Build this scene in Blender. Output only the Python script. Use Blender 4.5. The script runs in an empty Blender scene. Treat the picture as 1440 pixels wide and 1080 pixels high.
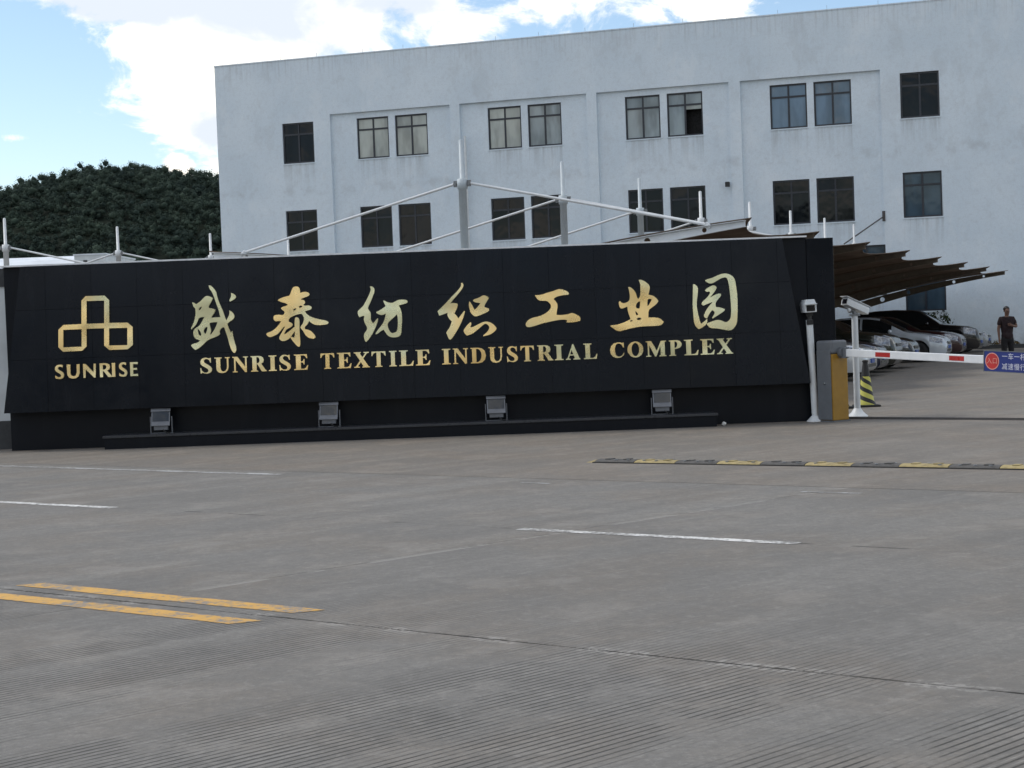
import bpy, bmesh, math, random
import numpy as np
from mathutils import Vector, Matrix

random.seed(7)
rng = np.random.default_rng(7)
S = bpy.context.scene
COL = S.collection
rad = math.radians

# ------------------------------------------------------------------ camera
EYE = 1.5
PITCH, ROLL = rad(-1.9), rad(-2.16)
fw = Vector((0, math.cos(PITCH), math.sin(PITCH)))
up0 = Vector((0, -math.sin(PITCH), math.cos(PITCH)))
rt0 = Vector((1, 0, 0))
rt = rt0 * math.cos(ROLL) + up0 * math.sin(ROLL)
up = -rt0 * math.sin(ROLL) + up0 * math.cos(ROLL)
cam_d = bpy.data.cameras.new('camera')
cam = bpy.data.objects.new('camera', cam_d)
COL.objects.link(cam)
m = Matrix.Identity(4)
for i in range(3):
    m[i][0], m[i][1], m[i][2] = rt[i], up[i], -fw[i]
m[2][3] = EYE
cam.matrix_world = m
cam_d.sensor_width = 36.0
cam_d.lens = 2330.0 / 1440.0 * 36.0
cam_d.clip_start, cam_d.clip_end = 0.1, 6000
S.camera = cam

# ------------------------------------------------------------------ sky, clouds, sun
SUN_EL, SUN_AZ = rad(52), rad(-68)          # azimuth from +Y (beyond the building) towards +X
W = bpy.data.worlds.new('World')
S.world = W
W.use_nodes = True
nt = W.node_tree
nt.nodes.clear()
def N(t, **k):
    n = nt.nodes.new(t)
    for a, b in k.items():
        setattr(n, a, b)
    return n
def L(a, b):
    nt.links.new(a, b)
def M(op, a, b=None, c=None, clamp=False):
    n = N('ShaderNodeMath', operation=op, use_clamp=clamp)
    for i, v in enumerate((a, b, c)):
        if v is None:
            continue
        if isinstance(v, (int, float)):
            n.inputs[i].default_value = v
        else:
            L(v, n.inputs[i])
    return n.outputs[0]
sky = N('ShaderNodeTexSky', sky_type='NISHITA')
sky.sun_disc = False
sky.sun_elevation = SUN_EL
sky.sun_rotation = SUN_AZ
sky.altitude = 100
sky.air_density, sky.dust_density, sky.ozone_density = 1.0, .35, 1.3
tc = N('ShaderNodeTexCoord')
sep = N('ShaderNodeSeparateXYZ')
L(tc.outputs['Generated'], sep.inputs[0])
az = M('ARCTAN2', sep.outputs[0], sep.outputs[1])
el = M('ARCSINE', sep.outputs[2])
cmb = N('ShaderNodeCombineXYZ')
L(az, cmb.inputs[0]); L(M('MULTIPLY', el, 1.6), cmb.inputs[1])
def noise(scale, detail, rough, off=0.0, dist=0.0):
    mp = N('ShaderNodeMapping'); mp.inputs['Location'].default_value = (off, off * 1.7, off * .3)
    L(cmb.outputs[0], mp.inputs[0])
    n = N('ShaderNodeTexNoise'); n.inputs['Scale'].default_value = scale
    n.inputs['Detail'].default_value = detail; n.inputs['Roughness'].default_value = rough
    n.inputs['Distortion'].default_value = dist
    L(mp.outputs[0], n.inputs['Vector'])
    return n.outputs['Fac']
n_edge = noise(22, 12, .64, 3.1, .35)
n_big = noise(2.6, 4, .5, 11.3)
n_in = noise(11, 8, .6, 5.7, .3)
field = M('MULTIPLY', M('SUBTRACT', n_big, .44), 2.2)
CLOUDS = [  # azimuth, elevation, half width, half height (radians), weight
    (-.255, .222, .090, .040, .75), (-.160, .176, .062, .072, .95), (-.060, .215, .150, .050, .6),
    (.10, .196, .11, .026, .45), (-.285, .1205, .0180, .0045, .85), (-.307, .1125, .015, .003, 1.1),
    (-.1935, .1030, .0110, .0085, .70)]
GAPS = [(-.300, .142, .125, .066, 1.25), (-.212, .104, .055, .020, .9), (.24, .19, .10, .03, .6)]
field_t = field
for a0, e0, ra, re_, w in CLOUDS + [(*g[:4], -g[4]) for g in GAPS]:
    da = M('POWER', M('DIVIDE', M('SUBTRACT', az, a0), ra), 2.0)
    de = M('POWER', M('DIVIDE', M('SUBTRACT', el, e0), re_), 2.0)
    lobe = M('MULTIPLY', M('MAXIMUM', M('SUBTRACT', 1.0, M('ADD', da, de)), 0.0), w)
    field = M('ADD', field, lobe)
    if ra > .02:                                             # the small puffs stay thin and white
        field_t = M('ADD', field_t, lobe)
for a0, e0, ra, re_, w in ((-.222, .207, .050, .032, 1.1), (-.175, .160, 0.065, .036, -.85), (-.062, .205, .05, .02, .5)):
    da = M('POWER', M('DIVIDE', M('SUBTRACT', az, a0), ra), 2.0)
    de = M('POWER', M('DIVIDE', M('SUBTRACT', el, e0), re_), 2.0)
    field_t = M('ADD', field_t, M('MULTIPLY', M('MAXIMUM', M('SUBTRACT', 1.0, M('ADD', da, de)), 0.0), w))
dens = M('ADD', field, M('MULTIPLY', M('SUBTRACT', n_edge, .5), 3.0))
mr = N('ShaderNodeMapRange', interpolation_type='SMOOTHSTEP')
mr.inputs['From Min'].default_value = -.08; mr.inputs['From Max'].default_value = .55
L(dens, mr.inputs['Value'])
thick = N('ShaderNodeMapRange', interpolation_type='SMOOTHSTEP')
thick.inputs['From Min'].default_value = .2; thick.inputs['From Max'].default_value = 1.1
L(M('ADD', field_t, M('MULTIPLY', M('SUBTRACT', n_in, .5), 3.2)), thick.inputs['Value'])
ccol = N('ShaderNodeMix', data_type='RGBA')
ccol.inputs['A'].default_value = (.86, .82, .74, 1)
ccol.inputs['B'].default_value = (.47, .51, .56, 1)
L(thick.outputs[0], ccol.inputs['Factor'])
bg_sky = N('ShaderNodeBackground'); bg_sky.inputs['Strength'].default_value = .088
L(sky.outputs[0], bg_sky.inputs['Color'])
bg_cl = N('ShaderNodeBackground'); bg_cl.inputs['Strength'].default_value = 1.0
L(ccol.outputs['Result'], bg_cl.inputs['Color'])
mx = N('ShaderNodeMixShader')
L(mr.outputs[0], mx.inputs[0]); L(bg_sky.outputs[0], mx.inputs[1]); L(bg_cl.outputs[0], mx.inputs[2])
wo = N('ShaderNodeOutputWorld')
L(mx.outputs[0], wo.inputs['Surface'])

sd = bpy.data.lights.new('sun', 'SUN')
sd.energy, sd.angle, sd.color = 1.0, rad(14), (1, .95, .87)
sun = bpy.data.objects.new('sun', sd)
COL.objects.link(sun)
to_sun = Vector((math.sin(SUN_AZ) * math.cos(SUN_EL), math.cos(SUN_AZ) * math.cos(SUN_EL), math.sin(SUN_EL)))
sun.rotation_euler = to_sun.to_track_quat('Z', 'Y').to_euler()
sun.location = (0, 0, 60)

S.view_settings.view_transform = 'Standard'
S.view_settings.look = 'None'
S.view_settings.exposure = 0.84
S.view_settings.gamma = 1.0
S.view_settings.use_curve_mapping = False

# ------------------------------------------------------------------ helpers
class MB:
    """collects shapes into one mesh"""
    def __init__(self):
        self.v, self.f, self.mi = [], [], []
    def add(self, vs, fs, mi=0):
        b = len(self.v)
        self.v += [tuple(p) for p in vs]
        self.f += [tuple(b + i for i in f) for f in fs]
        self.mi += [mi] * len(fs)
        return self
    def box(self, x0, x1, y0, y1, z0, z1, mi=0, rot=None, org=(0, 0, 0)):
        vs = [Vector((x, y, z)) for z in (z0, z1) for y in (y0, y1) for x in (x0, x1)]
        if rot is not None:
            vs = [rot @ p for p in vs]
        vs = [p + Vector(org) for p in vs]
        return self.add(vs, [(0, 2, 3, 1), (4, 5, 7, 6), (0, 1, 5, 4), (2, 6, 7, 3), (0, 4, 6, 2), (1, 3, 7, 5)], mi)
    def tube(self, a, b, r0, r1=None, n=12, mi=0, cap=True):
        a, b = Vector(a), Vector(b)
        r1 = r0 if r1 is None else r1
        d = (b - a).normalized()
        u = d.orthogonal().normalized(); w = d.cross(u)
        vs = []
        for p, r in ((a, r0), (b, r1)):
            for k in range(n):
                t = 2 * math.pi * k / n
                vs.append(p + (u * math.cos(t) + w * math.sin(t)) * r)
        fs = [(k, (k + 1) % n, n + (k + 1) % n, n + k) for k in range(n)]
        if cap:
            fs += [tuple(range(n - 1, -1, -1)), tuple(range(n, 2 * n))]
        return self.add(vs, fs, mi)
    def lathe(self, prof, n=20, org=(0, 0, 0), mi=0):
        vs, fs = [], []
        for r, z in prof:
            for k in range(n):
                t = 2 * math.pi * k / n
                vs.append((org[0] + r * math.cos(t), org[1] + r * math.sin(t), org[2] + z))
        for i in range(len(prof) - 1):
            for k in range(n):
                a, b = i * n + k, i * n + (k + 1) % n
                fs.append((a, b, b + n, a + n))
        fs.append(tuple(range(n - 1, -1, -1)))
        fs.append(tuple(range((len(prof) - 1) * n, len(prof) * n)))
        return self.add(vs, fs, mi)
    def ball(self, c, r, sx=1, sy=1, sz=1, nu=12, nv=8, mi=0):
        vs, fs = [], []
        for j in range(nv + 1):
            ph = math.pi * j / nv
            for i in range(nu):
                t = 2 * math.pi * i / nu
                vs.append((c[0] + r * sx * math.sin(ph) * math.cos(t), c[1] + r * sy * math.sin(ph) * math.sin(t), c[2] + r * sz * math.cos(ph)))
        for j in range(nv):
            for i in range(nu):
                a, b = j * nu + i, j * nu + (i + 1) % nu
                fs.append((a, a + nu, b + nu, b))
        return self.add(vs, fs, mi)
    def data(self, name, mats, smooth=False):
        me = bpy.data.meshes.new(name)
        me.from_pydata(self.v, [], self.f)
        mats = mats if isinstance(mats, (list, tuple)) else [mats]
        for x in mats:
            me.materials.append(x)
        if len(mats) > 1:
            me.polygons.foreach_set('material_index', self.mi)
        if smooth:
            me.polygons.foreach_set('use_smooth', [True] * len(me.polygons))
        me.update()
        return me
    def build(self, name, mats, parent=None, smooth=False, bevel=0, seg=2, ang=35):
        o = put(name, self.data(name, mats, smooth), parent)
        if bevel:
            b = o.modifiers.new('bevel', 'BEVEL')
            b.width, b.segments, b.limit_method, b.angle_limit = bevel, seg, 'ANGLE', rad(ang)
        if smooth and not bevel:
            shade_auto(o, 40)
        return o

def shade_auto(o, deg):
    me = o.data
    bm = bmesh.new(); bm.from_mesh(me)
    bmesh.ops.remove_doubles(bm, verts=bm.verts, dist=1e-5)
    lim = rad(deg)
    for e in bm.edges:
        if len(e.link_faces) == 2 and e.calc_face_angle(0) > lim:
            e.smooth = False
    bm.to_mesh(me); bm.free()

def put(name, me, parent=None):
    o = bpy.data.objects.new(name, me)
    COL.objects.link(o)
    if parent is not None:
        o.parent = parent
    return o

def tag(o, label=None, cat=None, group=None, kind=None):
    for k, v in (('label', label), ('category', cat), ('group', group), ('kind', kind)):
        if v is not None:
            o[k] = v
    return o

def thing(name, label, cat, loc=(0, 0, 0), rz=0.0, group=None, kind=None):
    o = put(name, None)
    o.location = loc
    o.rotation_euler = (0, 0, rz)
    return tag(o, label, cat, group, kind)

def copy_tree(o, parent=None):
    c = o.copy()
    COL.objects.link(c)
    if parent is not None:
        c.parent = parent
        c.matrix_parent_inverse = o.matrix_parent_inverse
    for ch_ in list(o.children):
        copy_tree(ch_, c)
    return c

def fill_prism(loops_list, d0, d1, step=0.0, axes=None):
    """polygons with holes (list of pieces; a piece is outer loop + holes) -> solid between depths d0..d1.
    local coords: x, z in the plane, y = depth (negative = towards the viewer)"""
    V, Fc = [], []
    for k, loops in enumerate(loops_list):
        bm = bmesh.new()
        edges = []
        for lp in loops:
            vs = [bm.verts.new((p[0], 0, p[1])) for p in lp]
            edges += [bm.edges.new((vs[i], vs[(i + 1) % len(vs)])) for i in range(len(vs))]
        bmesh.ops.triangle_fill(bm, edges=edges, use_beauty=True, use_dissolve=False)
        bm.verts.index_update()
        front = d0 - step * k
        n = len(bm.verts)
        base = len(V)
        V += [(v.co.x, front, v.co.z) for v in bm.verts] + [(v.co.x, d1, v.co.z) for v in bm.verts]
        for f in bm.faces:
            idx = [v.index for v in f.verts]
            nrm = f.normal if f.normal.length else Vector((0, -1, 0))
            if nrm.y > 0:
                idx.reverse()
            Fc.append([base + i for i in idx])
            Fc.append([base + n + i for i in reversed(idx)])
        for e in bm.edges:
            if len(e.link_faces) == 1:
                a, b = e.verts[0].index, e.verts[1].index
                Fc.append([base + a, base + b, base + n + b, base + n + a])
        bm.free()
    mb = MB(); mb.v = V; mb.f = [tuple(f) for f in Fc]; mb.mi = [0] * len(Fc)
    return mb

def fix_normals(o):
    bm = bmesh.new(); bm.from_mesh(o.data)
    bmesh.ops.recalc_face_normals(bm, faces=bm.faces)
    bm.to_mesh(o.data); bm.free()
    return o

# ------------------------------------------------------------------ materials
def new_mat(name):
    m_ = bpy.data.materials.new(name)
    m_.use_nodes = True
    return m_, m_.node_tree, m_.node_tree.nodes['Principled BSDF']

class NT:
    def __init__(self, t): self.t = t
    def n(self, typ, ins=None, **k):
        x = self.t.nodes.new(typ)
        for a, b in k.items():
            setattr(x, a, b)
        for a, b in (ins or {}).items():
            self.set(x.inputs[a], b)
        return x
    def set(self, sock, v):
        if isinstance(v, bpy.types.NodeSocket):
            self.t.links.new(v, sock)
        else:
            sock.default_value = v
    def m(self, op, a, b=0.0, c=0.0, clamp=False):
        x = self.t.nodes.new('ShaderNodeMath'); x.operation = op; x.use_clamp = clamp
        for i, v in enumerate((a, b, c)):
            self.set(x.inputs[i], v)
        return x.outputs[0]
    def noise(self, vec, scale, detail=4, rough=.55, dist=0.0):
        return self.n('ShaderNodeTexNoise', {'Vector': vec, 'Scale': scale, 'Detail': detail, 'Roughness': rough, 'Distortion': dist}).outputs['Fac']
    def ramp(self, fac, a, b, lo=0.0, hi=1.0):
        return self.n('ShaderNodeMapRange', {'Value': fac, 'From Min': a, 'From Max': b, 'To Min': lo, 'To Max': hi}, interpolation_type='SMOOTHSTEP').outputs[0]
    def mix(self, fac, a, b, typ='MIX'):
        x = self.t.nodes.new('ShaderNodeMix'); x.data_type = 'RGBA'; x.blend_type = typ
        self.set(x.inputs['Factor'], fac)
        self.set(x.inputs['A'], (*a, 1) if isinstance(a, tuple) and len(a) == 3 else a)
        self.set(x.inputs['B'], (*b, 1) if isinstance(b, tuple) and len(b) == 3 else b)
        return x.outputs['Result']
    def map(self, vec, scale=(1, 1, 1), rot=(0, 0, 0), loc=(0, 0, 0)):
        return self.n('ShaderNodeMapping', {'Vector': vec, 'Scale': scale, 'Rotation': rot, 'Location': loc}).outputs[0]
    def pos(self): return self.n('ShaderNodeNewGeometry').outputs['Position']
    def obj(self): return self.n('ShaderNodeTexCoord').outputs['Object']
    def bump(self, h, strength=.3, dist=.01):
        return self.n('ShaderNodeBump', {'Height': h, 'Strength': strength, 'Distance': dist}).outputs[0]

def plain(name, col, rough=.5, metal=0.0, var=.12, scale=6.0, spec=.5, coat=0.0, bump=0.0, rvar=.1):
    m_, t, p = new_mat(name); T = NT(t)
    o = T.obj()
    nz = T.noise(o, scale, 6, .6)
    lo = tuple(c * (1 - var) for c in col); hi = tuple(min(1, c * (1 + var)) for c in col)
    T.set(p.inputs['Base Color'], T.mix(T.ramp(nz, .3, .7), lo, hi))
    T.set(p.inputs['Roughness'], T.ramp(T.noise(o, scale * 2.3, 4), .3, .7, max(.02, rough - rvar), min(1, rough + rvar)))
    p.inputs['Metallic'].default_value = metal
    p.inputs['Specular IOR Level'].default_value = spec
    if coat:
        p.inputs['Coat Weight'].default_value = coat; p.inputs['Coat Roughness'].default_value = .06
    if bump:
        T.set(p.inputs['Normal'], T.bump(T.noise(o, scale * 12, 5), bump, .004))
    return m_

G_ANG = math.atan2(.683, .73)         # direction of the saw-cut grooves in the road
R_ANG = math.atan2(-.598, .801)       # direction of the road
def concrete(name, base, groove=True):
    m_, t, p = new_mat(name); T = NT(t)
    ps = T.pos()
    g = T.map(ps, rot=(0, 0, -G_ANG))                       # x along grooves, y across
    sx = T.n('ShaderNodeSeparateXYZ', {'Vector': g})
    along, across = sx.outputs[0], sx.outputs[1]
    fine = T.noise(ps, 90, 3, .7)
    mid = T.noise(ps, 5.5, 6, .6)
    big = T.noise(ps, .45, 5, .6)
    streak = T.noise(T.map(g, scale=(.22, 2.2, 1)), 1.0, 5, .55)
    streak2 = T.noise(T.map(g, scale=(.8, 14, 1), loc=(4, 2, 0)), 1.0, 4, .6)
    c = T.mix(T.ramp(big, .3, .7), tuple(x * .86 for x in base), tuple(x * 1.10 for x in base))
    warm = T.noise(ps, .8, 4, .55)
    c = T.mix(T.m('MULTIPLY', T.ramp(warm, .42, .60), .5), c, (base[0] * 1.12, base[1] * .98, base[2] * .84))
    c = T.mix(T.m('MULTIPLY', T.ramp(streak, .50, .62), .40), c, (base[0] * 1.38, base[1] * 1.38, base[2] * 1.36))
    c = T.mix(T.m('MULTIPLY', T.ramp(streak, .48, .36), .30), c, tuple(x * .68 for x in base))
    c = T.mix(T.m('MULTIPLY', T.ramp(streak2, .55, .66), .30), c, tuple(x * 1.5 for x in base))
    c = T.mix(T.m('MULTIPLY', T.ramp(mid, .35, .7), .20), c, tuple(x * .78 for x in base))
    c = T.mix(T.m('MULTIPLY', T.ramp(fine, .25, .75), .34), c, tuple(x * .66 for x in base))
    grit = T.noise(ps, 34, 5, .75)
    g2 = T.noise(T.map(ps, loc=(3, 9, 1)), 10, 6, .8)
    c = T.mix(T.m('MULTIPLY', T.ramp(g2, .44, .58), .34), c, tuple(x * .60 for x in base))
    g3 = T.noise(T.map(ps, loc=(13, 2, 1)), 13, 6, .8)
    c = T.mix(T.m('MULTIPLY', T.ramp(g3, .52, .64), .30), c, tuple(x * 1.6 for x in base))
    c = T.mix(T.m('MULTIPLY', T.ramp(grit, .42, .62), .38), c, tuple(x * .62 for x in base))
    blot = T.noise(ps, 1.6, 7, .68)
    c = T.mix(T.m('MULTIPLY', T.ramp(blot, .52, .64), .26), c, tuple(x * 1.45 for x in base))
    spots = T.noise(ps, 26, 2, .5)
    c = T.mix(T.m('MULTIPLY', T.ramp(spots, .72, .80), .5), c, tuple(x * .42 for x in base))
    chips = T.noise(T.map(ps, loc=(7, 3, 0)), 14, 3, .6)
    c = T.mix(T.m('MULTIPLY', T.ramp(chips, .70, .78), .4), c, tuple(min(.8, x * 1.7) for x in base))
    hgt = T.m('ADD', T.m('MULTIPLY', g2, .9), T.m('ADD', T.m('MULTIPLY', fine, .35), T.m('MULTIPLY', grit, .5)))
    if groove:
        wob = T.m('MULTIPLY', T.noise(T.map(g, scale=(.5, 1.4, 1)), 1.0, 2), .014)
        wv = T.m('SINE', T.m('MULTIPLY', T.m('ADD', across, wob), 2 * math.pi / .043))
        line = T.ramp(wv, .45, .96)
        band = T.noise(T.map(g, scale=(.10, 1.25, 1), loc=(2.3, .9, 0)), 1.0, 3, .5)
        rr = T.n('ShaderNodeSeparateXYZ', {'Vector': T.map(ps, rot=(0, 0, -R_ANG))})
        near = T.ramp(rr.outputs[1], 7.6, 5.6)              # the near lane keeps its grooves, the far ones are worn smooth
        msk = T.m('MULTIPLY', T.ramp(band, .40, .52), T.m('ADD', T.m('MULTIPLY', near, .87), .10))
        dn = T.m('ABSOLUTE', T.m('SUBTRACT', rr.outputs[1], 6.325))
        patch = T.ramp(T.noise(T.map(ps, loc=(1, 5, 0)), 2.2, 4, .6), .47, .56)
        spall = T.m('MULTIPLY', T.m('MULTIPLY', T.ramp(dn, .085, .035), T.ramp(T.noise(ps, 19, 3, .6), .42, .55)), patch)
        c = T.mix(T.m('MULTIPLY', spall, .55), c, tuple(x * 1.9 for x in base))
        ds = T.m('ABSOLUTE', T.m('ADD', T.m('SUBTRACT', rr.outputs[0], T.m('MULTIPLY', T.m('SUBTRACT', rr.outputs[1], 6.33), .178)), 7.60))
        seam = T.m('MULTIPLY', T.m('MULTIPLY', T.ramp(ds, .05, .02), T.ramp(T.noise(ps, 2.4, 4, .6), .44, .56)), T.ramp(rr.outputs[1], 6.7, 6.9))
        c = T.mix(T.m('MULTIPLY', seam, .5), c, tuple(x * 1.75 for x in base))
        dn2 = T.m('ABSOLUTE', T.m('SUBTRACT', rr.outputs[1], 9.95))
        crk2 = T.m('MULTIPLY', T.ramp(T.m('ADD', dn2, T.m('MULTIPLY', T.noise(ps, 7, 3, .6), .05)), .055, .03), T.ramp(T.noise(T.map(ps, loc=(2, 8, 0)), 1.9, 3, .6), .52, .60))
        c = T.mix(T.m('MULTIPLY', crk2, .75), c, tuple(x * .25 for x in base))
        crack = T.m('MULTIPLY', T.ramp(T.m('ADD', dn, T.m('MULTIPLY', T.noise(ps, 9, 3, .6), .03)), .033, .018), T.ramp(T.noise(T.map(ps, loc=(6, 1, 0)), 1.4, 3, .5), .43, .52))
        c = T.mix(T.m('MULTIPLY', crack, .9), c, tuple(x * .16 for x in base))
        wear = T.ramp(T.noise(ps, 2.6, 5, .6), .30, .55)
        gl = T.m('MULTIPLY', T.m('MULTIPLY', line, msk), wear)
        c = T.mix(T.m('MULTIPLY', gl, .92), c, tuple(x * .24 for x in base))
        ridge = T.m('MULTIPLY', T.m('MULTIPLY', T.ramp(wv, -.5, -1.0), msk), T.ramp(T.noise(ps, 1.7, 4), .52, .66))
        c = T.mix(T.m('MULTIPLY', ridge, .45), c, tuple(x * 1.6 for x in base))
        hgt = T.m('SUBTRACT', hgt, T.m('MULTIPLY', gl, .9))
    rnd = T.n('ShaderNodeObjectInfo').outputs['Random']
    c = T.mix(T.m('MULTIPLY', rnd, .10), c, tuple(x * .6 for x in base))
    T.set(p.inputs['Base Color'], c)
    p.inputs['Roughness'].default_value = .86
    p.inputs['Specular IOR Level'].default_value = .3
    T.set(p.inputs['Normal'], T.bump(hgt, .7, .008))
    return m_

def road_paint(name, col, under, worn=.35):
    m_, t, p = new_mat(name); T = NT(t)
    ps = T.pos()
    a = T.noise(ps, 22, 6, .7); b = T.noise(ps, 3, 4, .6)
    w_ = T.ramp(T.m('ADD', T.m('MULTIPLY', a, .6), T.m('MULTIPLY', b, .4)), worn, worn + .12)
    c = T.mix(T.ramp(b, .3, .7), tuple(x * .82 for x in col), col)
    T.set(p.inputs['Base Color'], T.mix(w_, under, c))
    p.inputs['Roughness'].default_value = .7
    T.set(p.inputs['Normal'], T.bump(a, .3, .003))
    return m_

def plaster(name):
    m_, t, p = new_mat(name); T = NT(t)
    o = T.obj()
    at = T.n('ShaderNodeAttribute', attribute_name='drip').outputs['Fac']
    st = T.noise(T.map(o, scale=(3.2, 1, .22)), 1.0, 6, .62)
    st2 = T.noise(T.map(o, scale=(9, 1, .5), loc=(3, 0, 1)), 1.0, 5, .6)
    big = T.noise(o, .35, 5, .55); mid = T.noise(o, 2.2, 6, .6); fine = T.noise(o, 22, 4, .65)
    c = T.mix(T.ramp(big, .3, .7), (.635, .725, .80), (.71, .79, .855))
    c = T.mix(T.m('MULTIPLY', T.ramp(mid, .5, .75), .22), c, (.44, .47, .50))
    c = T.mix(T.m('MULTIPLY', T.ramp(fine, .35, .7), .20), c, (.46, .49, .53))
    m2_ = T.noise(T.map(o, loc=(2, 1, 7)), 7, 6, .7)
    c = T.mix(T.m('MULTIPLY', T.ramp(m2_, .48, .62), .16), c, (.47, .50, .54))
    pat = T.noise(T.map(o, loc=(9, 4, 1), scale=(.8, 1, .5)), .9, 6, .7)
    c = T.mix(T.m('MULTIPLY', T.ramp(pat, .54, .66), .20), c, (.43, .455, .475))
    c = T.mix(T.m('MULTIPLY', T.ramp(pat, .46, .36), .25), c, (.80, .845, .88))
    c = T.mix(T.m('MULTIPLY', T.ramp(st, .55, .8), .10), c, (.44, .42, .44))
    dk = T.m('MULTIPLY', at, T.ramp(T.m('ADD', T.m('MULTIPLY', st, .5), T.m('MULTIPLY', st2, .5)), .38, .62))
    c = T.mix(T.m('MULTIPLY', dk, .38), c, (.26, .27, .27))
    zz = T.n('ShaderNodeSeparateXYZ', {'Vector': o}).outputs[2]
    topb = T.m('MULTIPLY', T.ramp(zz, 12.8, 14.0), T.ramp(st2, .46, .70))
    c = T.mix(T.m('MULTIPLY', topb, .28), c, (.30, .31, .32))
    lowb = T.m('MULTIPLY', T.ramp(zz, 1.1, .0), T.ramp(mid, .35, .6))
    c = T.mix(T.m('MULTIPLY', lowb, .5), c, (.30, .29, .26))
    bandz = T.m('ABSOLUTE', T.m('SUBTRACT', zz, 8.1))
    c = T.mix(T.m('MULTIPLY', T.m('MULTIPLY', T.ramp(bandz, .35, .05), T.ramp(T.noise(T.map(o, loc=(5, 0, 2)), 1.1, 6, .65), .47, .62)), .30), c, (.38, .40, .42))
    T.set(p.inputs['Base Color'], c)
    p.inputs['Roughness'].default_value = .85
    p.inputs['Specular IOR Level'].default_value = .3
    T.set(p.inputs['Normal'], T.bump(T.m('ADD', T.m('MULTIPLY', mid, .5), T.m('MULTIPLY', fine, .4)), .35, .02))
    return m_

def granite(name, rough=.16):
    m_, t, p = new_mat(name); T = NT(t)
    ps = T.pos()
    sp = T.noise(ps, 140, 2, .7); cl = T.noise(ps, 1.3, 5, .6)
    rnd = T.n('ShaderNodeObjectInfo').outputs['Random']
    c = T.mix(T.ramp(sp, .55, .8), (.0020, .0034, .0072), (.006, .009, .016))
    c = T.mix(T.m('MULTIPLY', rnd, .35), c, (.005, .008, .014))
    vert = T.noise(T.map(ps, scale=(5, 1, .5)), 1.0, 5, .6)
    c = T.mix(T.m('MULTIPLY', T.ramp(vert, .5, .75), .30), c, (.012, .014, .020))
    T.set(p.inputs['Base Color'], c)
    T.set(p.inputs['Roughness'], T.ramp(cl, .3, .7, rough, rough + .14))
    p.inputs['Specular IOR Level'].default_value = .22
    return m_

def gold(name):
    m_, t, p = new_mat(name); T = NT(t)
    ps = T.pos()
    a = T.noise(ps, 1.6, 1, .4); b = T.noise(ps, 5.0, 4, .5)
    green_refl = T.noise(T.map(ps, loc=(3, 1, 8)), .55, 3, .55)
    c = T.mix(T.ramp(green_refl, .42, .58), (.95, .67, .29), (.72, .68, .42))  # greenish zones put reflected trees into the gold colour
    T.set(p.inputs['Base Color'], c)
    p.inputs['Metallic'].default_value = 1.0
    T.set(p.inputs['Roughness'], T.ramp(b, .3, .7, .22, .38))
    T.set(p.inputs['Normal'], T.bump(a, .5, .12))
    return m_

def leaf(name, a, b, scale=.25, transl=.0):
    m_, t, p = new_mat(name); T = NT(t)
    ps = T.pos()
    nz = T.noise(ps, scale, 4, .6)
    nf = T.noise(ps, scale * 9, 2, .6)
    c = T.mix(T.ramp(nz, .3, .7), a, b)
    c = T.mix(T.m('MULTIPLY', T.ramp(nf, .4, .75), .4), c, tuple(x * 1.35 for x in b))
    T.set(p.inputs['Base Color'], c)
    p.inputs['Roughness'].default_value = .9
    p.inputs['Specular IOR Level'].default_value = .05
    return m_

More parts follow.
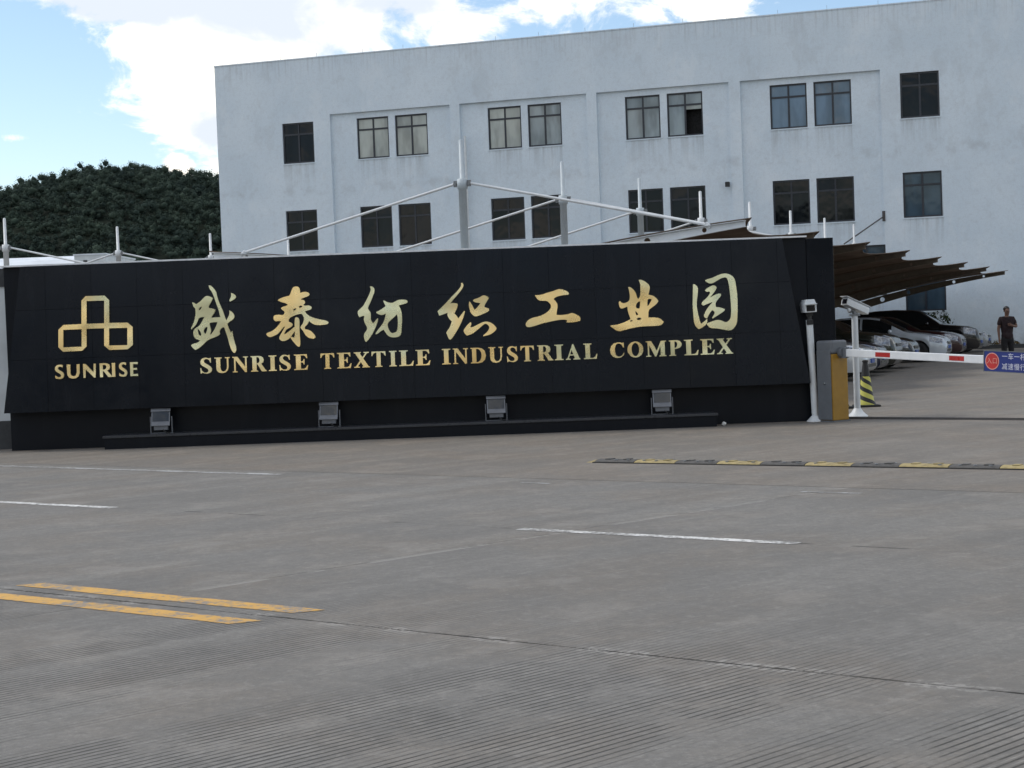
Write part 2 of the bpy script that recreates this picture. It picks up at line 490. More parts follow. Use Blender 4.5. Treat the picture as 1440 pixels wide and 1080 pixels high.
CONC = (.204, .197, .184)
MAT = dict(
    road=concrete('road_concrete', CONC), yard=concrete('yard_concrete', (.205, .190, .170), False),
    filler=plain('joint_filler', (.07, .066, .06), .9),
    white_paint=road_paint('white_road_paint', (.70, .70, .68), CONC, .43),
    worn_paint=road_paint('worn_road_paint', (.44, .45, .45), CONC, .46),
    yellow_paint=road_paint('yellow_road_paint', (.60, .34, .07), CONC, .41),
    plaster=plaster('white_plaster'), granite=granite('black_granite'),
    granite_base=granite('black_granite_base', .3),
    gold=gold('gold_metal'), lit_edge=plain('pale_lit_edge', (.84, .85, .86), .5),
    frame=plain('dark_window_frame', (.018, .022, .032), .4), white_metal=plain('white_painted_steel', (.64, .67, .69), .42, var=.06),
    membrane=plain('brown_membrane', (.15, .122, .10), .95, var=.15, scale=1.5, spec=.05), grey_metal=plain('grey_steel', (.20, .21, .22), .45, .3),
    lamp_metal=plain('floodlight_grey', (.17, .18, .20), .4, .4), lamp_glass=plain('floodlight_glass', (.045, .05, .055), .12),
    black=plain('black_plastic', (.012, .012, .014), .4), rubber=plain('black_rubber', (.018, .018, .018), .75, bump=.3),
    dark=plain('dark_void', (.004, .004, .005), .8), glass_black=plain('camera_glass', (.006, .006, .01), .08),
    yellow=plain('yellow_cabinet_paint', (.31, .165, .014), .42, var=.08), cab_grey=plain('cabinet_grey_paint', (.125, .135, .15), .45, var=.08),
    arm=plain('white_arm', (.74, .76, .78), .4, var=.05), red=plain('red_reflector', (.42, .022, .02), .35),
    blue=plain('blue_board', (.016, .032, .19), .4, var=.08), board_red=plain('red_disc', (.48, .03, .03), .45),
    board_white=plain('white_print', (.62, .64, .76), .5, var=.04), pink=plain('pale_red_print', (.75, .33, .27), .5, var=.04),
    bump_yellow=plain('speed_bump_yellow', (.30, .24, .11), .75, var=.3, scale=14), bump_black=plain('speed_bump_black', (.075, .072, .068), .8, var=.3, scale=14),
    tyre=plain('tyre_rubber', (.012, .012, .013), .8), rim=plain('alloy_rim', (.45, .46, .48), .3, .9),
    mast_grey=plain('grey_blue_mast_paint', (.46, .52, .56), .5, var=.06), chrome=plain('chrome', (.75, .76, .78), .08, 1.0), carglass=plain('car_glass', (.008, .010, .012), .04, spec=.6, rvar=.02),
    lens=plain('headlight_lens', (.26, .28, .31), .10, .4, var=.6, scale=22), step_top=plain('grey_granite_top', (.034, .037, .044), .35), plate=plain('blue_number_plate', (.03, .08, .32), .4),
    skin=plain('skin', (.13, .07, .05), .6), shirt=plain('dark_maroon_cloth', (.014, .006, .008), .9), trousers=plain('black_cloth', (.008, .008, .010), .9),
    hair=plain('black_hair', (.006, .005, .005), .6), shoe=plain('dark_shoe', (.012, .011, .011), .5),
    leaf=leaf('shrub_leaf', (.018, .030, .012), (.05, .075, .028), 3), dry=leaf('dry_grass', (.09, .07, .035), (.16, .12, .06), 4),
    bark=plain('bark', (.07, .055, .04), .9), forest=leaf('forest_leaves', (.027, .041, .038), (.054, .076, .058), .045),  # forest: distance haze put into the leaf colour as a blue cast
    belt=leaf('roadside_leaves', (.015, .03, .012), (.04, .065, .025), .15),
    hill=leaf('hill_ground', (.008, .012, .009), (.012, .017, .012), .02), soil=plain('soil', (.10, .085, .07), .95),
    wall_white=plain('white_wall_paint', (.62, .66, .68), .8, var=.12, scale=1.2), wall_dark=plain('dark_stone', (.045, .048, .052), .7),
    roof_white=plain('pale_roof_sheet', (.66, .71, .76), .5, var=.08, scale=.6), litter=plain('white_paper', (.78, .78, .76), .7),
    beam_shaded=plain('shaded_beam_brown', (.20, .165, .13), .7, var=.1, spec=.2), rust=plain('dark_rod', (.07, .065, .065), .6), curtain_red=plain('orange_cloth', (.30, .07, .03), .8))
def cloth_roof(name):
    m_, t, p = new_mat(name); T = NT(t)
    o = T.pos()
    c = T.mix(T.ramp(T.noise(o, 1.4, 5, .6), .3, .7), (.13, .103, .082), (.20, .163, .132))
    T.set(p.inputs['Base Color'], c)
    p.inputs['Roughness'].default_value = .95; p.inputs['Specular IOR Level'].default_value = .05
    tr = T.n('ShaderNodeBsdfTranslucent', {'Color': (.26, .18, .12, 1)})
    mx_ = T.n('ShaderNodeMixShader', {0: .22})
    t.links.new(p.outputs[0], mx_.inputs[1]); t.links.new(tr.outputs[0], mx_.inputs[2])
    t.links.new(mx_.outputs[0], t.nodes['Material Output'].inputs['Surface'])
    return m_
MAT['membrane'] = cloth_roof('brown_membrane_fabric')
def pane_mat(name, col, rough, spec):
    m_, t, p = new_mat(name); T = NT(t)
    o = T.pos()
    rnd = T.n('ShaderNodeObjectInfo').outputs['Random']
    nz = T.noise(T.map(o, scale=(1.4, 1.4, .5)), 1.0, 3, .5)
    c = T.mix(T.ramp(nz, .35, .65), tuple(x * .62 for x in col), tuple(x * 1.25 for x in col))
    c = T.mix(T.m('MULTIPLY', rnd, .5), c, tuple(x * .55 for x in col))
    T.set(p.inputs['Base Color'], c)
    p.inputs['Roughness'].default_value = rough
    p.inputs['Specular IOR Level'].default_value = spec
    T.set(p.inputs['Normal'], T.bump(T.noise(o, 1.2, 2), .12, .05))
    return m_
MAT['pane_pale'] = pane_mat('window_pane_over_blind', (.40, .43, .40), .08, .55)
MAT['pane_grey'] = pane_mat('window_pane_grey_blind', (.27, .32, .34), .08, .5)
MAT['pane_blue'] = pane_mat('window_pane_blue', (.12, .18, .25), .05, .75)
MAT['pane_dark'] = pane_mat('window_pane_dark', (.007, .009, .012), .04, .22)
MAT['pane_ground'] = pane_mat('window_pane_slate', (.045, .075, .105), .08, .5)
def stripe_mat():
    m_, t, p = new_mat('black_yellow_stripes'); T = NT(t)
    s_ = T.n('ShaderNodeSeparateXYZ', {'Vector': T.obj()})
    ang = T.m('ARCTAN2', s_.outputs[1], s_.outputs[0])
    v = T.m('FRACT', T.m('ADD', T.m('MULTIPLY', s_.outputs[2], 6.6), T.m('MULTIPLY', ang, .32)))
    k = T.m('GREATER_THAN', v, .47)
    zr = T.m('LESS_THAN', s_.outputs[2], .50)
    k = T.m('MULTIPLY', k, zr)
    T.set(p.inputs['Base Color'], T.mix(k, (.012, .012, .012), (.52, .50, .10)))
    p.inputs['Roughness'].default_value = .55
    return m_
MAT['stripes'] = stripe_mat()
# ================================================================== ground
RU = Vector((.801, -.598, 0)); RN = Vector((.598, .801, 0))          # along the road, across it
def road(s, n, z=0.0):
    p = RU * s + RN * n
    return (p.x, p.y, z)

ground = MB().add([(-3000, -3000, -.03), (3000, -3000, -.03), (3000, 3000, -.03), (-3000, 3000, -.03)], [(0, 1, 2, 3)]).build('ground', MAT['yard'])
tag(ground, kind='structure')
fc = MB().add([road(-180, 13.358), road(180, 13.358), road(180, 220), road(-180, 220)], [(0, 1, 2, 3)]).build('forecourt', MAT['yard'])
tag(fc, kind='structure')
filler = MB().add([road(-46, -34.8, -.012), road(46, -34.8, -.012), road(46, 13.36, -.012), road(-46, 13.36, -.012)], [(0, 1, 2, 3)])
filler.build('joint_filler', MAT['filler'], ground)
nb = [13.35, 9.93, 6.33, 2.73, -.87, -4.47, -8.07, -11.67, -15.27, -18.87, -22.47, -26.07, -29.67, -33.27]
sb = [-7.62 + 6.2 * k for k in range(-5, 7)]
SK = .178                                                             # the cross joints run a little askew
for i in range(len(nb) - 1):
    wide = lambda n_: abs(n_ - 6.33) < .01
    n1, n0 = nb[i] - (.005 if wide(nb[i]) else .0016), nb[i + 1] + (.005 if wide(nb[i + 1]) else .0016)
    for k in range(len(sb) - 1):
        cs = []
        g0, g1 = (.0045 if k == 5 else .0016), (.0045 if k == 4 else .0016)
        for s_, n_ in ((sb[k] + g0, n0), (sb[k + 1] - g1, n0), (sb[k + 1] - g1, n1), (sb[k] + g0, n1)):
            cs.append((s_ + SK * (n_ - 6.33), n_))
        mb = MB()
        dz = 0.0
        # worn slab edge: a narrow chamfer round the top
        tops = [road(s_, n_, dz) for s_, n_ in cs]
        cx = sum(c[0] for c in cs) / 4; cn = sum(c[1] for c in cs) / 4
        ins = [road(s_ + (.006 if s_ < cx else -.006), n_ + (.006 if n_ < cn else -.006), dz) for s_, n_ in cs]
        edge = [(a[0], a[1], dz - .0015) for a in tops]
        low = [(a[0], a[1], -.028) for a in tops]
        mb.add(ins + edge + low, [(0, 1, 2, 3)] + [(4 + a, 4 + (a + 1) % 4, (a + 1) % 4, a) for a in range(4)] + [(8 + a, 8 + (a + 1) % 4, 4 + (a + 1) % 4, 4 + a) for a in range(4)])
        mb.build('concrete_slab', MAT['road'], ground)

def marking(s0, s1, n0, n1, mat, label, taper=0.0):
    k = SK * .0
    vs = [road(s0, n0, .0025), road(s1, n0, .0025), road(s1 + taper, n1, .006), road(s0 + taper, n1, .006)]
    # split along its length so the ends can be a little ragged
    M_ = MB()
    num = max(2, int((s1 - s0) / .25))
    top, bot = [], []
    for i in range(num + 1):
        f = i / num
        s_ = s0 + (s1 - s0) * f
        j0 = random.uniform(-.006, .006); j1 = random.uniform(-.006, .006)
        bot.append(road(s_, n0 + j0, .0025)); top.append(road(s_ + taper, n1 + j1, .0025))
    M_.add(bot + top, [(i, i + 1, num + 2 + i, num + 1 + i) for i in range(num)])
    o = M_.build('lane_marking', mat, ground)
    o['label'] = label
    return o
marking(-8.78, -6.36, 6.445, 6.60, MAT['yellow_paint'], 'upper yellow line of the double line', .10)
marking(-10.6, -6.44, 6.05, 6.205, MAT['yellow_paint'], 'lower yellow line of the double line', .10)
marking(-7.39, -5.08, 9.875, 9.985, MAT['white_paint'], 'white lane dash right of centre')
marking(-14.35, -12.02, 9.875, 9.985, MAT['white_paint'], 'white lane dash at the left edge')
marking(-.4, 1.9, 9.875, 9.985, MAT['white_paint'], 'white lane dash off to the right')
marking(-30, -12.9, 12.93, 13.06, MAT['worn_paint'], 'worn white edge line in front of the sign')
marking(-6.58, -6.02, 12.90, 12.965, MAT['worn_paint'], 'short worn white remnant of the edge line')
marking(-9.6, -9.25, 12.92, 12.97, MAT['worn_paint'], 'small worn white remnant of the edge line')

# ---- gate rail sunk in the forecourt
rd = Vector((.757, -.653, 0)); ra = math.atan2(rd.y, rd.x)
g = thing('gate_rail', 'thin dark steel gate rail across the driveway beside the barrier', 'rail', (4.86, 24.27, 0), ra)
MB().box(0, 7.5, -.035, .035, -.02, .012).build('track', MAT['rust'], g)
MB().box(0, 7.5, -.010, .010, .012, .03).build('rail_head', MAT['rust'], g)

# ================================================================== hill and wood
def hill_h(x, y):
    r = 90.5 * math.exp(-((x + 218) / (118 if x < -218 else 300)) ** 2)
    r += 1.2 * math.sin(x / 23.0 + 1) + 1.0 * math.sin(x / 11.0) + 1.8 * math.sin(x / 19.0 + y / 70.0)
    f = max(0.0, 1 - ((y - 930) / 330.0) ** 2)
    return -1 + (r + 1) * f ** 1.1
mb = MB(); nx, ny = 90, 40
for j in range(ny + 1):
    for i in range(nx + 1):
        x = -760 + 1120 * i / nx; y = 610 + 650 * j / ny
        mb.v.append((x, y, hill_h(x, y)))
mb.f = [(j * (nx + 1) + i, j * (nx + 1) + i + 1, (j + 1) * (nx + 1) + i + 1, (j + 1) * (nx + 1) + i) for j in range(ny) for i in range(nx)]
mb.mi = [0] * len(mb.f)
tag(mb.build('hill', MAT['hill'], smooth=True), kind='structure')

def leaf_cloud(name, centres, radii, per, size, mat, squash=.85, jit=.5):
    """many small leaf faces spread through the crowns, one mesh"""
    n = len(centres) * per
    c = np.repeat(np.asarray(centres, float), per, 0); r = np.repeat(np.asarray(radii, float), per)
    d = rng.normal(size=(n, 3)); d /= np.linalg.norm(d, axis=1)[:, None]
    # lumpy crowns: a few sub-lobes each
    lob = np.repeat(rng.normal(size=(len(centres), 5, 3)), per, 0)
    pick = rng.integers(0, 5, n)
    off = lob[np.arange(n), pick]; off /= np.linalg.norm(off, axis=1)[:, None]
    rr = rng.uniform(.35, 1.0, n) ** .6
    p = off * .55 + d * rr[:, None] * .62
    p[:, 2] *= squash
    pos = c + p * r[:, None]
    nrm = d + .5 * off + jit * rng.normal(size=(n, 3)) + np.array([0, 0, .3]); nrm /= np.linalg.norm(nrm, axis=1)[:, None]
    t = np.cross(nrm, rng.normal(size=(n, 3))); t /= np.linalg.norm(t, axis=1)[:, None]
    b = np.cross(nrm, t)
    s = (size * rng.uniform(.55, 1.35, n))[:, None] * (r / np.mean(radii))[:, None]
    a1 = t * s; b1 = b * s * rng.uniform(.5, .9, n)[:, None]
    v = np.stack([pos - a1, pos - b1 * .9, pos + a1, pos + b1], 1).reshape(-1, 3)
    me = bpy.data.meshes.new(name)
    me.vertices.add(len(v)); me.vertices.foreach_set('co', v.ravel())
    me.loops.add(n * 4); me.loops.foreach_set('vertex_index', np.arange(n * 4))
    me.polygons.add(n); me.polygons.foreach_set('loop_start', np.arange(0, n * 4, 4))
    me.materials.append(mat)
    me.update(calc_edges=True)
    return me

def wood(name, crowns, mat, per=250):
    """opaque lumpy crowns with a shell of leaf faces, one mesh"""
    bm = bmesh.new(); bmesh.ops.create_icosphere(bm, subdivisions=1, radius=1.0)
    bm.verts.ensure_lookup_table()
    uv = np.array([v.co[:] for v in bm.verts]); uf = np.array([[v.index for v in f.verts] for f in bm.faces]); bm.free()
    C, R = [], []
    for (x, y, z, r) in crowns:
        for q in range(3):
            d = rng.normal(size=3); d /= np.linalg.norm(d)
            C.append((x + d[0] * r * .62, y + d[1] * r * .62, z + d[2] * r * .5)); R.append(r * rng.uniform(.30, .62))
    C, R = np.array(C), np.array(R); nc = len(C)
    wob = rng.uniform(.40, .80, (nc, len(uv), 1))
    core = (C[:, None, :] + uv[None] * wob * R[:, None, None] * np.array([1, 1, .9])).reshape(-1, 3)
    cf = (uf[None] + (np.arange(nc) * len(uv))[:, None, None]).reshape(-1, 3)
    n = nc * (per // 3)
    idx = np.repeat(np.arange(nc), per // 3)
    d = rng.normal(size=(n, 3)); d[:, 2] += .25; d /= np.linalg.norm(d, axis=1)[:, None]
    pos = C[idx] + d * R[idx][:, None] * rng.uniform(.62, 1.18, (n, 1)) * np.array([1, 1, .92])
    nrm = d + .38 * rng.normal(size=(n, 3)); nrm /= np.linalg.norm(nrm, axis=1)[:, None]
    t = np.cross(nrm, rng.normal(size=(n, 3))); t /= np.linalg.norm(t, axis=1)[:, None]
    b_ = np.cross(nrm, t); sz = (.33 * rng.uniform(.5, 1.3, n))[:, None]
    lv = np.stack([pos - t * sz, pos - b_ * sz * .7, pos + t * sz, pos + b_ * sz * .7], 1).reshape(-1, 3)
    v = np.concatenate([core, lv]); nq = n
    me = bpy.data.meshes.new(name)
    me.vertices.add(len(v)); me.vertices.foreach_set('co', v.ravel())
    loops = np.concatenate([cf.ravel(), np.arange(nq * 4) + len(core)])
    me.loops.add(len(loops)); me.loops.foreach_set('vertex_index', loops)
    starts = np.concatenate([np.arange(len(cf)) * 3, len(cf) * 3 + np.arange(nq) * 4])
    me.polygons.add(len(starts)); me.polygons.foreach_set('loop_start', starts)
    sm = np.zeros(len(starts), bool); sm[:len(cf)] = True
    me.polygons.foreach_set('use_smooth', sm)
    me.materials.append(mat); me.update(calc_edges=True)
    return put(name, me)
crowns = []
for k in range(4000):
    x = rng.uniform(-345, -105); y = rng.uniform(640, 962)
    r = 1.8 + 3.6 * rng.random() ** 2.0
    crowns.append((x, y, hill_h(x, y) + r * rng.uniform(.3, 1.25), r))
forest = wood('hillside_wood', crowns, MAT['forest'])
tag(forest, 'dense dark green wood covering the hill behind the sign', 'wood', kind='stuff')

# tall roadside trees on the far side of the road, behind the camera: the sign and the windows mirror them
cs, rs = [], []
for k in range(150):
    x = rng.uniform(-95, 95); h = rng.uniform(3.5, 11.5)
    cs.append((x, -48 + rng.uniform(-7, 7), h)); rs.append(rng.uniform(2.2, 3.6))
belt = put('roadside_trees', leaf_cloud('roadside_trees', cs, rs, 170, .55, MAT['belt'], 1.0))
tag(belt, 'row of leafy trees along the far side of the road', 'trees', kind='stuff')

# ================================================================== factory building
B_ANG = rad(-17.4)
bld = thing('factory_building', 'three storey white plaster factory building with dark paired windows', 'building', (0, 72.3, 0), B_ANG)
ROOF = 14.0
X0, X1 = -13.72, 31.0
bays = [(-8.10, -2.39), (-1.94, 3.80), (4.24, 9.92), (10.40, 16.10)]
BAYTOP, BAYBOT = 11.43, .30
pairs = {'A': (-10.45, -8.91), 'B1': (-6.87, -5.35), 'B2': (-5.04, -3.51), 'C1': (-.70, .82), 'C2': (1.12, 2.63), 'D1': (5.45, 6.96), 'D2': (7.26, 8.78),
         'E1': (11.60, 13.12), 'E2': (13.40, 14.92), 'F': (16.88, 18.41)}
rowsz = {'upper': (9.35, 11.17), 'lower': (5.39, 7.22)}
wins = []          # (key, row, x0, x1, z0, z1)
for k_, (a, b) in pairs.items():
    for rn_, (z0, z1) in rowsz.items():
        dz = .05 if k_ == 'F' and rn_ == 'upper' else 0
        wins.append((k_, rn_, a, b, z0 + dz, z1 + dz))
wins += [('F', 'ground', 16.86, 18.45, 1.60, 3.40), ('G', 'ground', 14.55, 16.12, 2.30, 4.37),
         ('H', 'upper', 22.9, 24.4, 9.35, 11.17), ('H', 'lower', 22.9, 24.4, 5.39, 7.22)]
RECESS = .15
def inside(r, x, z): return r[0] < x < r[1] and r[2] < z < r[3]
bayr = [(a, b, BAYBOT, BAYTOP) for a, b in bays]
winr = [(w[2], w[3], w[4], w[5]) for w in wins]
xs = {X0, X1}; zs = {0.0, ROOF}
for r in bayr + winr:
    xs |= {r[0], r[1]}; zs |= {r[2], r[3]}
for r in winr:
    zs |= {max(0, r[2] - .6), max(0, r[2] - 1.3)}
xs = sorted(xs); zs = sorted(zs)
def merge(v):
    out = [v[0]]
    for a in v[1:]:
        if a - out[-1] > 1e-4: out.append(a)
    return out
xs, zs = merge(xs), merge(zs)
nxc, nzc = len(xs) - 1, len(zs) - 1
dep = np.zeros((nxc, nzc)); hole = np.zeros((nxc, nzc), bool)
for i in range(nxc):
    for j in range(nzc):
        x = (xs[i] + xs[i + 1]) / 2; z = (zs[j] + zs[j + 1]) / 2
        if any(inside(r, x, z) for r in bayr): dep[i, j] = RECESS
        if any(inside(r, x, z) for r in winr): hole[i, j] = True
mb = MB(); drip = []
def dv(x, z, cx):
    for r in winr:
        if r[0] - .02 <= cx <= r[1] + .02 and r[2] - 1.31 <= z <= r[2] + .001:
            return max(0.0, 1 - (r[2] - z) / 1.3)
    return 0.0
def quad(ps):
    mb.add(ps, [(0, 1, 2, 3)])
    cx = sum(p[0] for p in ps) / 4
    drip.extend(dv(p[0], p[2], cx) for p in ps)
WD = .22
for i in range(nxc):
    for j in range(nzc):
        x0, x1, z0, z1 = xs[i], xs[i + 1], zs[j], zs[j + 1]
        d = dep[i, j]
        if not hole[i, j]:
            quad([(x0, d, z0), (x1, d, z0), (x1, d, z1), (x0, d, z1)])
        for di, dj, e in ((1, 0, 'r'), (0, 1, 't')):
            i2, j2 = i + di, j + dj
            if i2 >= nxc or j2 >= nzc: continue
            da = dep[i, j] + (WD if hole[i, j] else 0); db = dep[i2, j2] + (WD if hole[i2, j2] else 0)
            if abs(da - db) > 1e-6:
                if e == 'r': quad([(x1, da, z0), (x1, db, z0), (x1, db, z1), (x1, da, z1)] if da < db else [(x1, db, z0), (x1, da, z0), (x1, da, z1), (x1, db, z1)][::-1])
                else: quad([(x0, da, z1), (x1, da, z1), (x1, db, z1), (x0, db, z1)])
D_B = 22.0
quad([(X0, 0, ROOF), (X1, 0, ROOF), (X1, .25, ROOF), (X0, .25, ROOF)])
quad([(X0, .25, ROOF), (X1, .25, ROOF), (X1, .25, ROOF - .8), (X0, .25, ROOF - .8)])
quad([(X0, 0, 0), (X0, 0, ROOF), (X0, D_B, ROOF), (X0, D_B, 0)])
quad([(X1, 0, 0), (X1, D_B, 0), (X1, D_B, ROOF), (X1, 0, ROOF)])
quad([(X0, D_B, 0), (X0, D_B, ROOF), (X1, D_B, ROOF), (X1, D_B, 0)])
wall = mb.build('wall', MAT['plaster'], bld)
at = wall.data.attributes.new('drip', 'FLOAT', 'POINT')
at.data.foreach_set('value', drip)
MB().box(X0 + .01, X1 - .01, .251, D_B - .01, ROOF - .9, ROOF - .8).build('roof', MAT['wall_dark'], bld)
MB().box(X0 - .02, X1 + .02, -.03, .28, ROOF + .001, ROOF + .05).build('parapet_cap', MAT['plaster'], bld)
# dark room behind the openings
MB().box(X0 + .3, X1 - .3, WD + RECESS + .25, WD + RECESS + .3, .3, ROOF - 1).build('interior', MAT['dark'], bld)
rod = MB().tube((0, 0, 0), (0, 0, .19), .007, n=6).data('lightning_rod', MAT['grey_metal'])
for k in range(15):
    o = put('lightning_rod', rod, bld); o.location = (-12.6 + k * 2.05 + random.uniform(-.2, .2), .12, ROOF + .05)

def window(k_, rn_, x0, x1, z0, z1):
    inb = any(inside(r, (x0 + x1) / 2, (z0 + z1) / 2) for r in bayr)
    y = (RECESS if inb else 0) + .075
    w, h = x1 - x0, z1 - z0
    fr = MB(); t = .068
    zt = z1 - h * .285; xm = x0 + w * .5
    fr.box(x0, x1, y, y + .07, z0, z0 + t); fr.box(x0, x1, y, y + .07, z1 - t, z1)
    fr.box(x0, x0 + t, y, y + .07, z0 + t, z1 - t); fr.box(x1 - t, x1, y, y + .07, z0 + t, z1 - t)
    fr.box(x0 + t, x1 - t, y + .004, y + .066, zt - .038, zt + .038)
    fr.box(xm - .038, xm + .038, y + .008, y + .062, z0 + t, zt - .038); fr.box(xm - .032, xm + .032, y + .008, y + .062, zt + .038, z1 - t)
    f = fr.build('window', MAT['frame'], bld)
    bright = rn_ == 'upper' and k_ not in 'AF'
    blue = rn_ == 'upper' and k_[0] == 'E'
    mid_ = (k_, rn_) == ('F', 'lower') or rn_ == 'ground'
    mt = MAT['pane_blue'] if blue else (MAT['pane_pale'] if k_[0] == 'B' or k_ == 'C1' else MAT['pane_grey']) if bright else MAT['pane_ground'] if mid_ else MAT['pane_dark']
    for ci, (a, b) in enumerate(((x0 + t, xm - .038), (xm + .038, x1 - t))):
        for (c, d) in ((z0 + t, zt - .038), (zt + .038, z1 - t)):
            if (k_, rn_, ci) == ('D2', 'upper', 1) and c < zt - .1:
                # this sash stands open
                MB().box(a, b, y + .03, y + .045, d - .16, d).build('pane', MAT['pane_pale'], f)
                continue
            sk = random.uniform(-.006, .006); sk2 = random.uniform(-.005, .005)
            p = MB().add([(a, y + .034 + sk, c), (b, y + .034 - sk, c + 0), (b, y + .034 - sk + sk2, d), (a, y + .034 + sk + sk2, d),
                          (a, y + .042 + sk, c), (b, y + .042 - sk, c), (b, y + .042 - sk + sk2, d), (a, y + .042 + sk + sk2, d)],
                         [(0, 1, 2, 3), (7, 6, 5, 4), (0, 4, 5, 1), (1, 5, 6, 2), (2, 6, 7, 3), (3, 7, 4, 0)])
            p.build('pane', mt, f)
    sl = MB().box(x0 - .03, x1 + .03, y - .11, y - .002, z0 - .05, z0 - .004)
    sl.build('sill', MAT['plaster'], f)
    return f
for w in wins:
    window(*w)
for (x, z) in ((-10.15, 5.55), (-9.75, 5.50)):
    pass
MB().box(-10.0, -9.55, .16, .24, 5.46, 5.95).build('orange_cloth', MAT['curtain_red'], bld)
# wall lamp, wall rod with its plate
lm = MB().box(9.67, 9.86, -.16, -.001, 7.08, 7.29).build('wall_lamp', MAT['black'], bld, bevel=.02)
MB().tube((16.09, -.02, 5.50), (14.62, -1.5, 4.40), .028, n=8).build('stay_rod', MAT['rust'], bld)
MB().box(16.03, 16.15, -.03, -.001, 5.3, 5.72).build('rod_plate', MAT['rust'], bld)
MB().tube((-1.70, -.09, .1), (-1.70, -.09, 10.0), .055, n=10).build('drain_pipe', MAT['white_metal'], bld, smooth=True)

# raised dry flower bed along the foot of the facade and the shrub by the ground floor window
bed = thing('flower_bed', 'low kerbed flower bed with dry grass at the foot of the white facade', 'flower bed', (0, 72.3, 0), B_ANG)
MB().box(19.6, 29.5, -.75, -.62, 0, .16).build('kerb', MAT['wall_dark'], bed)
MB().box(19.6, 29.5, -.62, -.005, 0, .10).build('soil', MAT['soil'], bed)
gc = [(rng.uniform(19.8, 29.3), rng.uniform(-.55, -.1), .16) for _ in range(150)]
gr = put('dry_grass', leaf_cloud('dry_grass', gc, [.14] * 150, 16, .045, MAT['dry'], 1.2), bed)
gr['kind'] = 'stuff'
bc = Vector((16.6, 65.2, 0))
sh = thing('shrub', 'dark green shrub behind the parked cars under the ground floor window', 'shrub', bc)
cc = [(rng.normal() * .42, rng.normal() * .3, 1.05 + rng.normal() * .28) for _ in range(26)]
put('foliage', leaf_cloud('shrub_foliage', cc, [rng.uniform(.16, .32) for _ in range(26)], 46, .055, MAT['leaf'], 1.0), sh)
tm = MB()
for k in range(6):
    a = k * 1.05
    tm.tube((0, 0, 0), (math.cos(a) * .35, math.sin(a) * .25, 1.0 + .1 * (k % 3)), .03, .012, n=6)
tm.build('stem', MAT['bark'], sh)

# ================================================================== low white buildings, far left
lw = thing('low_white_building', 'low white building with a pale flat roof far left behind the masts', 'building', (0, 0, 0))
MB().box(-23.45, -21.75, 90, 97, 0, 6.36).build('tower_wall', MAT['wall_white'], lw)
MB().box(-23.5, -21.7, 89.95, 97.05, 6.362, 6.44).build('roof_cap', MAT['roof_white'], lw)
MB().box(-44, -23.452, 90.3, 108, 0, 5.72).build('wall', MAT['wall_white'], lw)
rf = MB(); pr = [(0, 5.73), (0, 5.78), (.9, 6.22), (2.6, 6.5), (5, 6.58), (17.7, 6.4), (17.7, 5.73)]
n_ = len(pr)
rf.add([(-44.2, 90.2 + a, b) for a, b in pr] + [(-23.53, 90.2 + a, b) for a, b in pr], [(i, (i + 1) % n_, n_ + (i + 1) % n_, n_ + i) for i in range(n_)] + [tuple(range(n_ - 1, -1, -1)), tuple(range(n_, 2 * n_))])
fix_normals(rf.build('roof', MAT['roof_white'], lw))
MB().box(-22.95, -22.75, 89.93, 90.0, 5.9, 6.1).build('vent', MAT['wall_dark'], lw)

bw = thing('boundary_wall', 'white boundary wall with dark cap just left of the black sign', 'wall', (0, 0, 0))
MB().box(-16, -7.46, 24.6, 24.9, .42, 2.41).build('wall_face', MAT['wall_white'], bw)
MB().box(-16, -7.45, 24.57, 24.93, 0, .42).build('plinth', MAT['wall_dark'], bw)
MB().box(-16, -7.45, 24.57, 24.93, 2.41, 2.68).build('cap', MAT['wall_dark'], bw)

# ================================================================== the black granite sign
sign = thing('sign_wall', 'long black granite sign wall with gold characters and emblem', 'sign', (0, 0, 0))
MB().box(-7.315, 4.335, 24.10, 24.52, 0, 2.665).build('back_wall', MAT['granite_base'], sign)
MB().box(4.34, 4.73, 24.085, 24.56, 0, 2.65).build('pillar', MAT['granite'], sign, bevel=.004)
MB().box(-7.34, 4.335, 24.0, 24.54, 2.667, 2.690).build('lit_edge', MAT['lit_edge'], sign)  # added pale strip stands in for the sunlit top edge
ZB, ZT, YB, YT = .56, 2.662, 23.80, 23.95
xl_b, xl_t, xr_b, xr_t = -7.314, -7.03, 4.29, 3.97
def yz(v):       # v 0..1 up the leaning face
    return YB + (YT - YB) * v, ZB + (ZT - ZB) * v
th = .02
core = MB()
ins = .006
core.add([(xl_b + ins, YB + th, ZB + .002), (xr_b - ins, YB + th, ZB + .002), (xr_t - ins, YT + th, ZT - .002), (xl_t + ins, YT + th, ZT - .002),
          (xl_b + ins, 24.097, ZB + .002), (xr_b - ins, 24.097, ZB + .002), (xr_t - ins, 24.097, ZT - .002), (xl_t + ins, 24.097, ZT - .002)],
         [(0, 1, 2, 3), (7, 6, 5, 4), (0, 4, 5, 1), (1, 5, 6, 2), (2, 6, 7, 3), (3, 7, 4, 0)])
core.build('panel_core', MAT['dark'], sign)
def clip(poly, f):
    out = []
    for i in range(len(poly)):
        a, b = poly[i], poly[(i + 1) % len(poly)]
        fa, fb = f(a), f(b)
        if fa >= 0: out.append(a)
        if fa * fb < 0:
            t = fa / (fa - fb); out.append((a[0] + (b[0] - a[0]) * t, a[1] + (b[1] - a[1]) * t))
    return out
vr = [0, .36, .70, 1.0]
PW = .66; x = xl_b - .02; gpn = .0016
